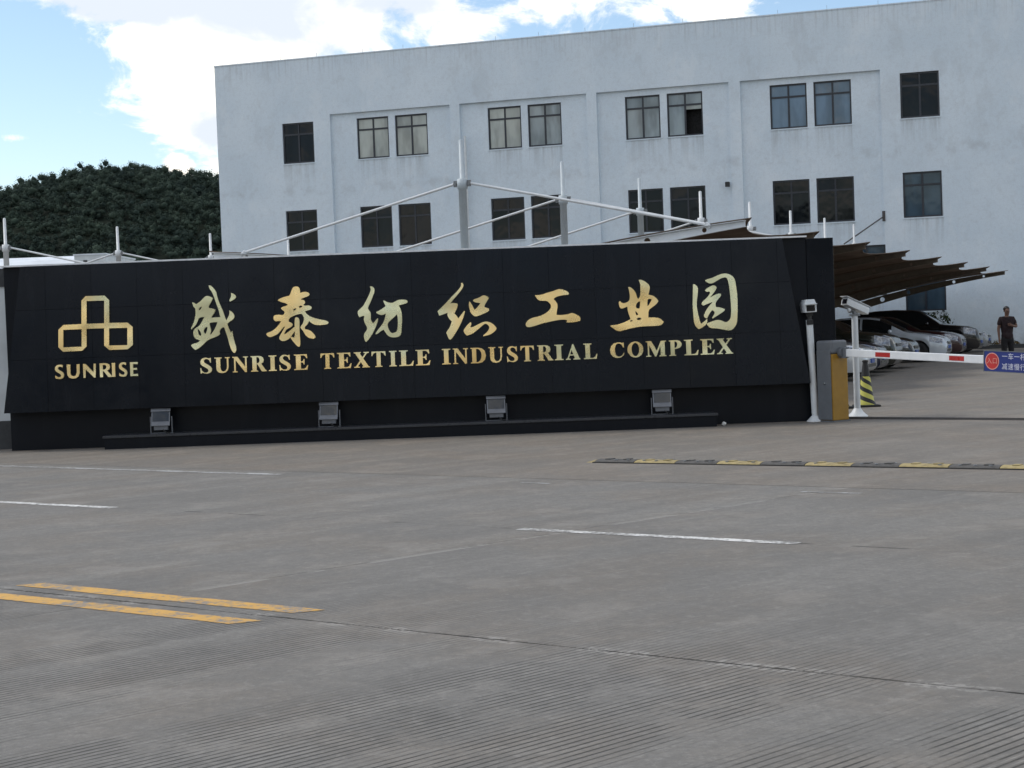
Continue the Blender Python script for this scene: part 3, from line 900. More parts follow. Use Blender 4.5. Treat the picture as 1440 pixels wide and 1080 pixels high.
while x < xr_b:
    for r in range(3):
        poly = [(x + gpn, vr[r] + .0009), (x + PW - gpn, vr[r] + .0009), (x + PW - gpn, vr[r + 1] - .0009), (x + gpn, vr[r + 1] - .0009)]
        poly = clip(poly, lambda p: p[0] - (xl_b + (xl_t - xl_b) * p[1]))
        poly = clip(poly, lambda p: (xr_b + (xr_t - xr_b) * p[1]) - p[0])
        if len(poly) < 3: continue
        dy = random.uniform(-.0008, .0008)
        vs = [(p[0], yz(p[1])[0] + dy, yz(p[1])[1]) for p in poly] + [(p[0], yz(p[1])[0] + th - .001, yz(p[1])[1]) for p in poly]
        n_ = len(poly)
        MB().add(vs, [tuple(range(n_)), tuple(range(2 * n_ - 1, n_ - 1, -1))] + [(i, i + n_, (i + 1) % n_ + n_, (i + 1) % n_) for i in range(n_)]).build('granite_panel', MAT['granite'], sign)
    x += PW

# lettering: raised gold metal on the leaning face
lean = math.atan2(YT - YB, ZT - ZB)
face = Matrix.Translation((0, YB - .0015, ZB)) @ Matrix.Rotation(-lean, 4, 'X')
CHARS = {
'C1': [[[[-4.314,1.729],[-4.288,1.736],[-4.242,1.694],[-4.204,1.635],[-4.198,1.588],[-4.175,1.503],[-4.146,1.429],[-4.112,1.344],[-4.088,1.259],[-4.064,1.195],[-4.051,1.137],[-4.012,1.037],[-3.99,1.067],[-3.98,0.983],[-3.964,0.909],[-3.94,0.825],[-3.942,0.778],[-3.964,0.747],[-3.989,0.753],[-4.019,0.807],[-4.043,0.891],[-4.056,0.955],[-4.08,1.039],[-4.103,1.113],[-4.132,1.198],[-4.161,1.283],[-4.179,1.378],[-4.212,1.473],[-4.241,1.574],[-4.27,1.643],[-4.3,1.686]]],[[[-3.994,1.614],[-3.953,1.6],[-3.92,1.562],[-3.928,1.536],[-3.961,1.511],[-4.013,1.489],[-4.02,1.508],[-4.001,1.544],[-3.99,1.575]]],[[[-4.025,1.364],[-3.987,1.339],[-3.957,1.301],[-3.953,1.265],[-3.975,1.229],[-4.028,1.199],[-4.06,1.169],[-4.08,1.191],[-4.069,1.227],[-4.036,1.278],[-4.022,1.319]]],[[[-4.556,1.497],[-4.53,1.494],[-4.5,1.468],[-4.441,1.503],[-4.387,1.558],[-4.35,1.585],[-4.303,1.576],[-4.255,1.548],[-4.28,1.497],[-4.318,1.435],[-4.319,1.409],[-4.262,1.397],[-4.223,1.379],[-4.237,1.338],[-4.27,1.297],[-4.285,1.267],[-4.214,1.269],[-4.151,1.269],[-4.121,1.208],[-4.105,1.124],[-4.145,1.115],[-4.178,1.064],[-4.167,1.027],[-4.19,1.007],[-4.243,0.983],[-4.306,0.964],[-4.36,0.935],[-4.413,0.884],[-4.477,0.835],[-4.53,0.81],[-4.566,0.838],[-4.591,0.881],[-4.569,0.896],[-4.485,0.918],[-4.458,0.944],[-4.525,0.972],[-4.55,1.015],[-4.554,1.078],[-4.521,1.124],[-4.468,1.148],[-4.424,1.209],[-4.385,1.281],[-4.438,1.278],[-4.47,1.263],[-4.487,1.211],[-4.52,1.16],[-4.579,1.108],[-4.585,1.126],[-4.55,1.182],[-4.522,1.265],[-4.509,1.348],[-4.512,1.411],[-4.538,1.433],[-4.547,1.465]],[[-4.463,1.378],[-4.455,1.414],[-4.417,1.437],[-4.423,1.413],[-4.445,1.383]],[[-4.315,1.184],[-4.289,1.199],[-4.2,1.201],[-4.217,1.149],[-4.256,1.077],[-4.299,1.026],[-4.313,1.022],[-4.29,1.089],[-4.307,1.131]],[[-4.405,1.083],[-4.38,1.129],[-4.345,1.138],[-4.35,1.091],[-4.377,1.035],[-4.393,1.046]],[[-4.49,1.117],[-4.454,1.085],[-4.435,1.032],[-4.446,1.009],[-4.477,1.028]]]],
'C2': [[[[-3.116,1.633],[-3.091,1.665],[-3.058,1.673],[-3.02,1.665],[-3.002,1.638],[-2.996,1.576],[-2.966,1.587],[-2.909,1.589],[-2.871,1.571],[-2.862,1.545],[-2.882,1.524],[-2.93,1.51],[-2.978,1.494],[-2.993,1.476],[-2.95,1.474],[-2.928,1.44],[-2.938,1.417],[-2.96,1.398],[-2.925,1.388],[-2.877,1.391],[-2.84,1.37],[-2.839,1.346],[-2.86,1.328],[-2.937,1.31],[-2.919,1.273],[-2.863,1.228],[-2.788,1.2],[-2.713,1.18],[-2.638,1.163],[-2.601,1.137],[-2.611,1.114],[-2.659,1.104],[-2.744,1.1],[-2.82,1.112],[-2.884,1.167],[-2.905,1.12],[-2.949,1.084],[-2.945,1.051],[-2.879,1.034],[-2.842,1.004],[-2.797,0.945],[-2.803,0.917],[-2.836,0.907],[-2.902,0.925],[-2.943,0.965],[-2.974,1.028],[-3.011,1.072],[-3.005,1.096],[-2.971,1.132],[-2.95,1.208],[-2.976,1.266],[-3.004,1.276],[-3.071,1.26],[-3.139,1.234],[-3.173,1.207],[-3.179,1.169],[-3.132,1.148],[-3.119,1.119],[-3.143,1.087],[-3.211,1.061],[-3.241,1.01],[-3.246,0.986],[-3.227,0.992],[-3.164,1.035],[-3.106,1.081],[-3.086,1.089],[-3.088,1.032],[-3.128,0.977],[-3.177,0.922],[-3.235,0.891],[-3.292,0.893],[-3.321,0.927],[-3.313,0.965],[-3.269,1.03],[-3.233,1.095],[-3.247,1.1],[-3.306,1.031],[-3.346,0.99],[-3.403,0.968],[-3.451,0.953],[-3.489,0.971],[-3.505,1.001],[-3.487,1.019],[-3.43,1.036],[-3.372,1.072],[-3.322,1.127],[-3.283,1.178],[-3.325,1.184],[-3.368,1.178],[-3.391,1.205],[-3.394,1.244],[-3.375,1.269],[-3.308,1.274],[-3.261,1.262],[-3.232,1.285],[-3.231,1.318],[-3.268,1.343],[-3.281,1.368],[-3.257,1.383],[-3.209,1.394],[-3.18,1.412],[-3.199,1.431],[-3.274,1.453],[-3.322,1.479],[-3.31,1.497],[-3.253,1.519],[-3.186,1.535],[-3.147,1.544]],[[-3.107,1.337],[-3.077,1.36],[-3.059,1.35],[-3.079,1.327],[-3.1,1.323]],[[-3.025,1.377],[-2.996,1.398],[-2.972,1.38],[-2.982,1.366],[-3.016,1.361]]],[[[-3.087,1.213],[-3.067,1.231],[-3.035,1.22],[-3.019,1.182],[-3.025,1.087],[-3.023,0.992],[-3.017,0.84],[-3.029,0.802],[-3.053,0.8],[-3.085,0.833],[-3.131,0.891],[-3.158,0.935],[-3.146,0.949],[-3.103,0.933],[-3.092,0.98],[-3.094,1.09]]]],
'C3': [[[[-1.995,1.63],[-1.957,1.631],[-1.93,1.605],[-1.925,1.557],[-1.949,1.498],[-1.986,1.414],[-2.031,1.33],[-2.024,1.295],[-1.993,1.26],[-1.992,1.2],[-1.997,1.149],[-1.963,1.096],[-1.918,1.146],[-1.899,1.169],[-1.888,1.162],[-1.898,1.111],[-1.931,1.035],[-1.976,0.951],[-2.021,0.885],[-2.058,0.843],[-2.074,0.834],[-2.095,0.862],[-2.105,0.922],[-2.091,0.964],[-2.06,0.997],[-2.048,1.04],[-2.086,1.109],[-2.097,1.17],[-2.083,1.204],[-2.104,1.213],[-2.156,1.193],[-2.172,1.215],[-2.183,1.276],[-2.143,1.313],[-2.099,1.35],[-2.054,1.425],[-2.008,1.509],[-1.98,1.577],[-1.981,1.607]]],[[[-1.808,1.42],[-1.789,1.419],[-1.747,1.392],[-1.68,1.378],[-1.636,1.401],[-1.584,1.423],[-1.533,1.424],[-1.473,1.419],[-1.453,1.394],[-1.462,1.373],[-1.501,1.361],[-1.587,1.343],[-1.563,1.295],[-1.544,1.226],[-1.545,1.115],[-1.557,1.012],[-1.563,0.927],[-1.603,0.89],[-1.663,0.881],[-1.722,0.89],[-1.764,0.918],[-1.796,0.97],[-1.817,1.001],[-1.856,0.981],[-1.899,0.948],[-1.93,0.937],[-1.933,0.954],[-1.898,1.0],[-1.826,1.083],[-1.794,1.15],[-1.774,1.235],[-1.822,1.211],[-1.865,1.217],[-1.911,1.244],[-1.913,1.259],[-1.862,1.281],[-1.784,1.329],[-1.775,1.346],[-1.795,1.381]],[[-1.617,1.216],[-1.606,1.168],[-1.607,1.066],[-1.621,0.972],[-1.66,0.95],[-1.703,0.945],[-1.736,0.985],[-1.755,1.046],[-1.754,1.093],[-1.705,1.138],[-1.652,1.179]]]],
'C4': [[[[-0.68,1.63],[-0.657,1.632],[-0.642,1.601],[-0.655,1.561],[-0.717,1.482],[-0.792,1.404],[-0.848,1.338],[-0.812,1.348],[-0.749,1.34],[-0.734,1.325],[-0.752,1.266],[-0.791,1.196],[-0.756,1.158],[-0.735,1.121],[-0.692,1.174],[-0.65,1.226],[-0.636,1.221],[-0.662,1.137],[-0.706,1.039],[-0.764,0.942],[-0.83,0.845],[-0.863,0.819],[-0.885,0.833],[-0.905,0.893],[-0.918,0.92],[-0.903,0.947],[-0.861,1.0],[-0.831,1.084],[-0.87,1.122],[-0.895,1.181],[-0.885,1.213],[-0.939,1.192],[-1.008,1.172],[-1.032,1.236],[-0.977,1.284],[-0.911,1.345],[-0.827,1.432],[-0.734,1.519],[-0.687,1.576],[-0.676,1.607]]],[[[-0.568,1.363],[-0.542,1.331],[-0.517,1.276],[-0.496,1.234],[-0.463,1.265],[-0.412,1.326],[-0.434,1.338],[-0.483,1.342],[-0.518,1.368],[-0.504,1.388],[-0.431,1.408],[-0.362,1.446],[-0.322,1.431],[-0.285,1.407],[-0.306,1.367],[-0.349,1.305],[-0.355,1.27],[-0.293,1.249],[-0.289,1.217],[-0.322,1.196],[-0.404,1.163],[-0.477,1.139],[-0.513,1.149],[-0.556,1.196],[-0.572,1.26],[-0.579,1.323]]],[[[-0.561,1.062],[-0.548,1.042],[-0.568,0.989],[-0.537,0.987],[-0.463,1.021],[-0.372,1.062],[-0.309,1.06],[-0.247,1.031],[-0.195,0.974],[-0.193,0.947],[-0.224,0.912],[-0.289,0.87],[-0.389,0.851],[-0.383,0.869],[-0.333,0.907],[-0.299,0.951],[-0.294,0.987],[-0.319,1.02],[-0.355,1.035],[-0.401,1.0],[-0.466,0.949],[-0.54,0.893],[-0.622,0.869],[-0.653,0.901],[-0.669,0.943],[-0.645,0.982],[-0.598,1.035]]]],
'C5': [[[[0.377,1.416],[0.403,1.412],[0.483,1.419],[0.55,1.443],[0.63,1.46],[0.698,1.484],[0.738,1.493],[0.791,1.479],[0.843,1.455],[0.868,1.428],[0.861,1.405],[0.788,1.401],[0.714,1.39],[0.667,1.372],[0.643,1.35],[0.671,1.319],[0.695,1.281],[0.698,1.241],[0.682,1.162],[0.677,1.119],[0.737,1.114],[0.83,1.12],[0.877,1.134],[0.904,1.141],[0.956,1.118],[1.008,1.086],[1.02,1.053],[1.012,1.02],[0.945,1.005],[0.825,1.003],[0.812,1.01],[0.83,1.03],[0.807,1.047],[0.734,1.048],[0.641,1.037],[0.547,1.02],[0.467,1.004],[0.373,0.977],[0.292,0.957],[0.243,0.962],[0.228,0.989],[0.235,1.026],[0.276,1.067],[0.331,1.092],[0.431,1.108],[0.512,1.142],[0.573,1.186],[0.601,1.225],[0.603,1.265],[0.578,1.302],[0.539,1.33],[0.466,1.33],[0.426,1.341],[0.398,1.376]]]],
'C6': [[[[1.878,1.578],[1.908,1.582],[1.967,1.556],[2.037,1.489],[2.026,1.416],[2.009,1.361],[2.078,1.344],[2.128,1.301],[2.15,1.262],[2.116,1.216],[2.054,1.176],[2.002,1.139],[1.995,1.032],[2.117,1.028],[2.175,1.004],[2.216,0.96],[2.189,0.922],[2.129,0.907],[1.992,0.908],[1.873,0.907],[1.769,0.891],[1.683,0.873],[1.554,0.844],[1.488,0.893],[1.442,0.929],[1.456,0.941],[1.532,0.943],[1.619,0.965],[1.706,1.0],[1.741,1.02],[1.718,1.086],[1.703,1.146],[1.701,1.202],[1.627,1.173],[1.593,1.184],[1.579,1.245],[1.58,1.275],[1.599,1.285],[1.622,1.256],[1.664,1.25],[1.73,1.278],[1.745,1.341],[1.736,1.427],[1.723,1.481],[1.751,1.483],[1.8,1.442],[1.832,1.389],[1.845,1.32],[1.863,1.307],[1.888,1.336],[1.898,1.421],[1.898,1.533]],[[1.821,1.21],[1.839,1.244],[1.87,1.272],[1.887,1.267],[1.882,1.191],[1.87,1.165],[1.832,1.171]],[[1.992,1.281],[2.008,1.301],[2.047,1.3],[2.055,1.287],[2.031,1.245],[2.0,1.199],[1.989,1.199]],[[1.812,1.133],[1.834,1.115],[1.854,1.08],[1.828,1.069],[1.816,1.09]],[[1.826,1.017],[1.852,1.038],[1.89,1.032],[1.892,1.015],[1.868,0.999],[1.838,1.0]],[[1.731,0.995],[1.753,1.007],[1.769,0.998],[1.756,0.983],[1.735,0.98]]]],
'C7': [[[[2.831,1.532],[2.854,1.549],[2.927,1.565],[3.018,1.602],[3.082,1.624],[3.155,1.624],[3.225,1.59],[3.264,1.534],[3.277,1.416],[3.289,1.289],[3.283,1.09],[3.272,0.946],[3.253,0.875],[3.201,0.813],[3.146,0.799],[3.039,0.824],[2.959,0.84],[2.878,0.844],[2.84,0.89],[2.831,0.899],[2.836,0.917],[2.9,0.938],[2.982,0.962],[3.045,0.95],[3.106,0.916],[3.162,0.95],[3.184,1.004],[3.192,1.13],[3.186,1.293],[3.177,1.42],[3.164,1.52],[3.143,1.566],[3.098,1.569],[3.034,1.543],[2.969,1.504],[2.914,1.484],[2.87,1.499]]],[[[2.657,1.486],[2.68,1.488],[2.728,1.441],[2.719,1.346],[2.701,1.239],[2.697,1.148],[2.715,1.039],[2.734,0.948],[2.75,0.912],[2.811,0.954],[2.839,0.985],[2.841,0.926],[2.798,0.878],[2.729,0.84],[2.702,0.841],[2.651,0.906],[2.643,1.042],[2.638,1.187],[2.648,1.331]]],[[[2.825,1.392],[2.857,1.423],[2.94,1.463],[2.985,1.449],[2.997,1.417],[2.963,1.369],[2.892,1.286],[2.943,1.311],[3.007,1.34],[3.048,1.336],[3.056,1.311],[3.022,1.272],[2.966,1.206],[2.972,1.147],[3.035,1.137],[3.101,1.111],[3.086,1.08],[3.012,1.037],[2.92,0.982],[2.912,0.996],[2.955,1.057],[2.943,1.089],[2.916,1.104],[2.878,1.06],[2.839,0.989],[2.812,0.995],[2.791,1.018],[2.806,1.063],[2.855,1.142],[2.93,1.221],[2.875,1.205],[2.793,1.172],[2.767,1.196],[2.777,1.227],[2.852,1.287],[2.899,1.349],[2.891,1.372],[2.846,1.369]]]],
'LOGO': [[[[-6.148,1.584],[-6.086,1.646],[-5.813,1.643],[-5.749,1.576],[-5.756,1.248],[-5.492,1.241],[-5.422,1.178],[-5.426,0.915],[-5.504,0.857],[-5.767,0.857],[-5.839,0.923],[-5.832,1.173],[-6.085,1.175],[-6.092,0.919],[-6.158,0.86],[-6.433,0.857],[-6.498,0.924],[-6.491,1.176],[-6.418,1.242],[-6.157,1.246]],[[-6.074,1.574],[-5.82,1.572],[-5.83,1.244],[-6.083,1.246]],[[-6.42,1.171],[-6.156,1.171],[-6.163,0.919],[-6.427,0.92]],[[-5.761,1.17],[-5.499,1.167],[-5.506,0.918],[-5.768,0.921]]]],
}
LOGO_WORD = [["S",-6.56,-6.426,0.471,0.677],["U",-6.386,-6.199,0.468,0.673],["N",-6.152,-5.967,0.469,0.667],["R",-5.917,-5.738,0.467,0.666],["I",-5.739,-5.687,0.477,0.666],["S",-5.64,-5.516,0.472,0.668],["E",-5.476,-5.36,0.469,0.665]]
SIGN_WORDS = [["S",-4.469,-4.299,0.476,0.71],["U",-4.261,-4.041,0.471,0.698],["N",-4.002,-3.779,0.47,0.694],["R",-3.74,-3.516,0.467,0.691],["I",-3.484,-3.369,0.472,0.692],["S",-3.331,-3.165,0.463,0.693],["E",-3.119,-2.915,0.469,0.69],["T",-2.738,-2.537,0.47,0.692],["E",-2.499,-2.292,0.465,0.687],["X",-2.256,-2.032,0.458,0.682],["T",-2.004,-1.799,0.463,0.686],["I",-1.75,-1.642,0.464,0.686],["L",-1.607,-1.396,0.463,0.687],["E",-1.369,-1.159,0.465,0.689],["I",-0.991,-0.867,0.472,0.688],["N",-0.833,-0.615,0.471,0.688],["D",-0.579,-0.358,0.465,0.689],["U",-0.321,-0.11,0.47,0.69],["S",-0.059,0.1,0.464,0.696],["T",0.137,0.335,0.472,0.694],["R",0.381,0.607,0.472,0.687],["I",0.628,0.755,0.472,0.689],["A",0.788,0.997,0.472,0.691],["L",1.044,1.243,0.466,0.684],["C",1.426,1.637,0.458,0.692],["O",1.676,1.905,0.46,0.692],["M",1.942,2.234,0.462,0.685],["P",2.275,2.461,0.458,0.681],["L",2.493,2.698,0.463,0.682],["E",2.725,2.931,0.461,0.68],["X",2.961,3.193,0.456,0.678]]

def gild(name, pieces, label=None):
    o = fill_prism(pieces, -.030, -.001, .0006).build(name, MAT['gold'], sign)
    fix_normals(o)
    o.matrix_local = face
    if label: o['label'] = label
    return o
def smooth_loop(lp):
    """one pass of corner cutting that keeps sharp tips"""
    out = []
    n = len(lp)
    for i in range(n):
        a, b, c = Vector(lp[i - 1]), Vector(lp[i]), Vector(lp[(i + 1) % n])
        u, w = (b - a), (c - b)
        if u.length < 1e-5 or w.length < 1e-5:
            continue
        if u.angle(w) > rad(62):
            out.append(tuple(b)); continue
        out.append(tuple(b.lerp(a, .25))); out.append(tuple(b.lerp(c, .25)))
    return out
for k_, pcs in CHARS.items():
    if k_ == 'LOGO':
        gild('emblem', pcs, 'gold emblem of three joined box outlines')
    else:
        gild('character', [[smooth_loop(lp) for lp in pc] for pc in pcs])
def arc(cx, cy, rx, ry, a0, a1, n):
    return [(cx + rx * math.cos(rad(a0 + (a1 - a0) * i / n)), cy + ry * math.sin(rad(a0 + (a1 - a0) * i / n))) for i in range(n + 1)]
SERIF = {
 'I': [[[(0,0),(1,0),(1,.05),(.76,.09),(.76,.91),(1,.95),(1,1),(0,1),(0,.95),(.24,.91),(.24,.09),(0,.05)]]],
 'E': [[[(0,0),(.93,0),(1,.30),(.94,.30),(.83,.13),(.7,.07),(.48,.07),(.48,.48),(.58,.48),(.66,.42),(.68,.34),(.74,.34),(.74,.69),(.68,.69),(.66,.60),(.58,.55),(.48,.55),(.48,.93),(.68,.93),(.8,.88),(.88,.74),(.94,.74),(.92,1),(0,1),(0,.95),(.14,.92),(.14,.08),(0,.05)]]],
 'T': [[[(.25,0),(.75,0),(.75,.05),(.64,.08),(.64,.93),(.72,.93),(.86,.87),(.94,.72),(1,.72),(.98,1),(.02,1),(0,.72),(.06,.72),(.14,.87),(.28,.93),(.36,.93),(.36,.08),(.25,.05)]]],
 'L': [[[(0,0),(.93,0),(1,.32),(.94,.32),(.82,.13),(.68,.07),(.47,.07),(.47,.92),(.6,.95),(.6,1),(0,1),(0,.95),(.14,.92),(.14,.08),(0,.05)]]],
 'X': [[[(0,1),(.46,1),(.46,.95),(.38,.92),(.92,.08),(1,.05),(1,0),(.52,0),(.52,.05),(.60,.08),(.09,.92),(0,.95)]], [[(0,0),(.36,0),(.36,.05),(.24,.09),(.84,.91),(.97,.95),(.97,1),(.62,1),(.62,.95),(.73,.91),(.11,.08),(0,.05)]]],
 'N': [[[(0,0),(.32,0),(.32,.05),(.20,.08),(.20,.95),(.10,.95),(.10,.08),(0,.05)]], [[(.68,1),(1,1),(1,.95),(.91,.92),(.91,.0),(.81,0),(.81,.92),(.68,.95)]], [[(0,1),(.32,1),(.91,.20),(.91,-.01),(.80,-.01),(.10,.92),(0,.95)]]],
 'U': [[[(0,1),(.48,1),(.48,.95),(.38,.92),(.38,.3),(.43,.15),(.56,.08),(.70,.12),(.79,.25),(.81,.4),(.81,.92),(.69,.95),(.69,1),(1,1),(1,.95),(.91,.92),(.91,.38),(.85,.15),(.7,.02),(.5,-.02),(.28,.02),(.14,.15),(.11,.32),(.11,.92),(0,.95)]]],
 'R': [[[(0,0),(.46,0),(.46,.05),(.37,.08),(.37,.46),(.43,.46),(.70,0),(1,0),(1,.05),(.94,.08),(.67,.5),(.8,.58),(.84,.72),(.8,.88),(.68,.97),(.5,1),(0,1),(0,.95),(.1,.92),(.1,.08),(0,.05)], [(.37,.53),(.47,.54),(.55,.62),(.57,.74),(.54,.86),(.47,.92),(.37,.93)]]],
 'P': [[[(0,0),(.53,0),(.53,.05),(.43,.08),(.43,.44),(.6,.45),(.85,.52),(.98,.66),(.98,.8),(.86,.94),(.65,1),(0,1),(0,.95),(.12,.92),(.12,.08),(0,.05)], [(.43,.51),(.53,.53),(.62,.62),(.65,.74),(.62,.86),(.53,.92),(.43,.93)]]],
 'D': [[[(0,0),(.5,0),(.75,.05),(.93,.22),(1,.5),(.93,.78),(.75,.95),(.5,1),(0,1),(0,.95),(.1,.92),(.1,.08),(0,.05)], [(.37,.07),(.49,.08),(.61,.17),(.69,.35),(.71,.5),(.69,.68),(.61,.85),(.49,.92),(.37,.93)]]],
 'A': [[[(0,0),(.32,0),(.32,.05),(.2,.09),(.28,.27),(.55,.27),(.62,.09),(.51,.05),(.51,0),(1,0),(1,.05),(.93,.09),(.54,1),(.47,1),(.11,.09),(0,.05)], [(.31,.34),(.52,.34),(.415,.64)]]],
 'C': [[[(.98,.3),(.93,.33),(.82,.15),(.66,.08),(.5,.09),(.38,.22),(.33,.42),(.33,.6),(.39,.8),(.5,.92),(.65,.93),(.8,.85),(.9,.66),(.96,.66),(.94,.98),(.89,.98),(.86,.94),(.7,1),(.5,1),(.25,.93),(.07,.75),(0,.5),(.06,.25),(.22,.07),(.48,-.01),(.74,.03),(.9,.15)]]],
 'O': [[arc(.5, .5, .5, .52, 0, 345, 23), arc(.5, .5, .24, .43, 0, 340, 17)]],
 'M': [[[(0,0),(.25,0),(.25,.05),(.16,.08),(.16,.93),(.09,.93),(.09,.08),(0,.05)]], [[(.64,0),(1,0),(1,.05),(.93,.08),(.93,.92),(1,.95),(1,1),(.78,1),(.72,.92),(.72,.08),(.64,.05)]], [[(0,1),(.27,1),(.58,.25),(.49,0),(.44,0),(.1,.92),(0,.95)]], [[(.44,0),(.50,0),(.80,.94),(.78,1),(.74,.98),(.45,.14)]]],
 'S': [[[(.86,1),(.92,1),(.92,.68),(.86,.68),(.78,.85),(.62,.93),(.46,.93),(.34,.86),(.33,.76),(.42,.67),(.7,.54),(.88,.44),(1,.3),(.97,.14),(.82,.03),(.58,-.02),(.36,.01),(.16,.05),(.1,0),(.03,0),(0,.36),(.07,.36),(.15,.18),(.32,.07),(.5,.05),(.66,.1),(.7,.2),(.62,.3),(.4,.4),(.18,.5),(.05,.62),(.03,.78),(.12,.92),(.3,1),(.5,1.02),(.7,.98),(.8,.96)]]],
}
SANS = {
 'S': [[[(.88,.97),(.84,.80),(.66,.87),(.5,.88),(.36,.82),(.36,.72),(.46,.64),(.72,.54),(.92,.42),(1,.27),(.95,.12),(.78,.01),(.5,-.02),(.22,.01),(.04,.06),(.06,.26),(.22,.17),(.45,.12),(.62,.14),(.69,.23),(.62,.33),(.38,.43),(.14,.54),(.03,.68),(.06,.85),(.22,.97),(.48,1.02),(.72,1.01)]]],
 'U': [[[(0,1),(.29,1),(.27,.4),(.33,.22),(.5,.14),(.68,.2),(.76,.38),(.77,1),(1,1),(.98,.36),(.88,.12),(.66,-.01),(.42,-.02),(.18,.05),(.05,.22),(.02,.42)]]],
 'N': [[[(.02,0),(.18,0),(.21,.60),(.20,.62),(.85,-.01),(.96,0),(1,1),(.83,1),(.81,.38),(.20,1),(.0,1)]]],
 'R': [[[(.04,0),(.28,0),(.27,.42),(.35,.42),(.70,0),(1.04,0),(.62,.47),(.80,.56),(.86,.72),(.80,.9),(.62,.99),(.35,1.01),(.02,1)], [(.27,.54),(.42,.55),(.53,.62),(.57,.73),(.52,.84),(.42,.89),(.27,.88)]]],
 'I': [[[(.02,0),(.96,0),(.90,.5),(.98,1),(0,1),(.08,.5)]]],
 'E': [[[(.02,0),(.98,0),(.94,.16),(.38,.13),(.38,.44),(.88,.44),(.86,.58),(.38,.57),(.38,.87),(.94,.85),(.98,1),(0,1)]]],
}
def letter(font, c, x0, x1, z0, z1):
    pcs = [[[(x0 + (x1 - x0) * p[0], z0 + (z1 - z0) * p[1]) for p in lp] for lp in pc] for pc in font[c]]
    gild('letter', pcs)
for c, x0, x1, z0, z1 in LOGO_WORD: letter(SANS, c, x0, x1, .469, .669)
for c, x0, x1, z0, z1 in SIGN_WORDS: letter(SERIF, c, x0, x1, .467, .690)

# granite step in front of the sign with four floodlights
st = thing('granite_step', 'low black granite step running along the foot of the sign', 'step', (0, 0, 0))
MB().box(-5.84, 2.90, 23.60, 24.095, 0, .155).build('step_body', MAT['granite_base'], st)
MB().box(-5.86, 2.92, 23.58, 24.096, .157, .192).build('step_top', MAT['step_top'], st, bevel=.004)

fl0 = thing('floodlight', '', 'floodlight', (-5.07, 23.86, .192))
hb = MB()
tilt = Matrix.Rotation(rad(-22), 3, 'X')
o_ = Vector((0, 0, .205))
hb.add([tuple(tilt @ Vector(p) + o_) for p in ((-.135, -.06, -.13), (.135, -.06, -.13), (.135, -.06, .13), (-.135, -.06, .13), (-.10, .06, -.09), (.10, .06, -.09), (.10, .06, .09), (-.10, .06, .09))],
       [(0, 1, 2, 3), (7, 6, 5, 4), (0, 4, 5, 1), (1, 5, 6, 2), (2, 6, 7, 3), (3, 7, 4, 0)])
hb.build('housing', MAT['lamp_metal'], fl0, bevel=.008)
MB().add([tuple(tilt @ Vector(p) + o_) for p in ((-.118, -.064, -.06), (.118, -.064, -.06), (.118, -.064, .085), (-.118, -.064, .085))], [(0, 1, 2, 3)]).build('glass', MAT['lamp_glass'], fl0)
vis = MB(); vis.box(-.14, .14, -.075, -.061, .088, .135, rot=tilt, org=o_); vis.build('visor', MAT['lit_edge'] if False else MAT['lamp_metal'], fl0)
br = MB()
for sx in (-.152, .152):
    br.box(sx - .006, sx + .006, -.03, .03, 0, .24)
br.box(-.152, .152, -.03, .03, 0, .008)
br.build('bracket', MAT['lamp_metal'], fl0)
MB().box(-.10, .10, -.075, .02, .045, .115).build('gear_box', MAT['lamp_metal'], fl0, bevel=.006)
cb = MB(); prev = None
for i in range(9):
    t = i / 8; p = Vector((.03 + .10 * t, -.07 - .05 * math.sin(t * 3), .05 - .045 * min(1, t * 1.6)))
    if prev is not None: cb.tube(prev, p, .009, n=6, cap=False)
    prev = p
cb.build('cable', MAT['rubber'], fl0)
FLX = [(-5.07, 'leftmost floodlight, on the step below the gold emblem'), (-2.647, 'second floodlight from the left on the black granite step'),
       (-.243, 'third floodlight from the left on the black granite step'), (2.15, 'rightmost floodlight, near the right end of the granite step')]
for i, (x, lb) in enumerate(FLX):
    o = fl0 if i == 0 else copy_tree(fl0)
    o.location = (x, 23.86, .192); o.rotation_euler = (0, 0, rad((2, -4, 3, -2)[i]))
    tag(o, 'grey ' + lb, 'floodlight', 'floodlights along the foot of the sign')
lt = thing('litter', 'small crumpled white paper scrap on the ground at the foot of the sign', 'litter', (3.02, 23.75, 0), .4)
lb_ = MB(); lb_.ball((0, 0, .028), .03, 1.2, .9, .95, 7, 5); lb_.v = [(a + random.uniform(-.006, .006), b + random.uniform(-.006, .006), c + random.uniform(-.004, .004)) for a, b, c in lb_.v]
lb_.build('crumpled_paper', MAT['litter'], lt)
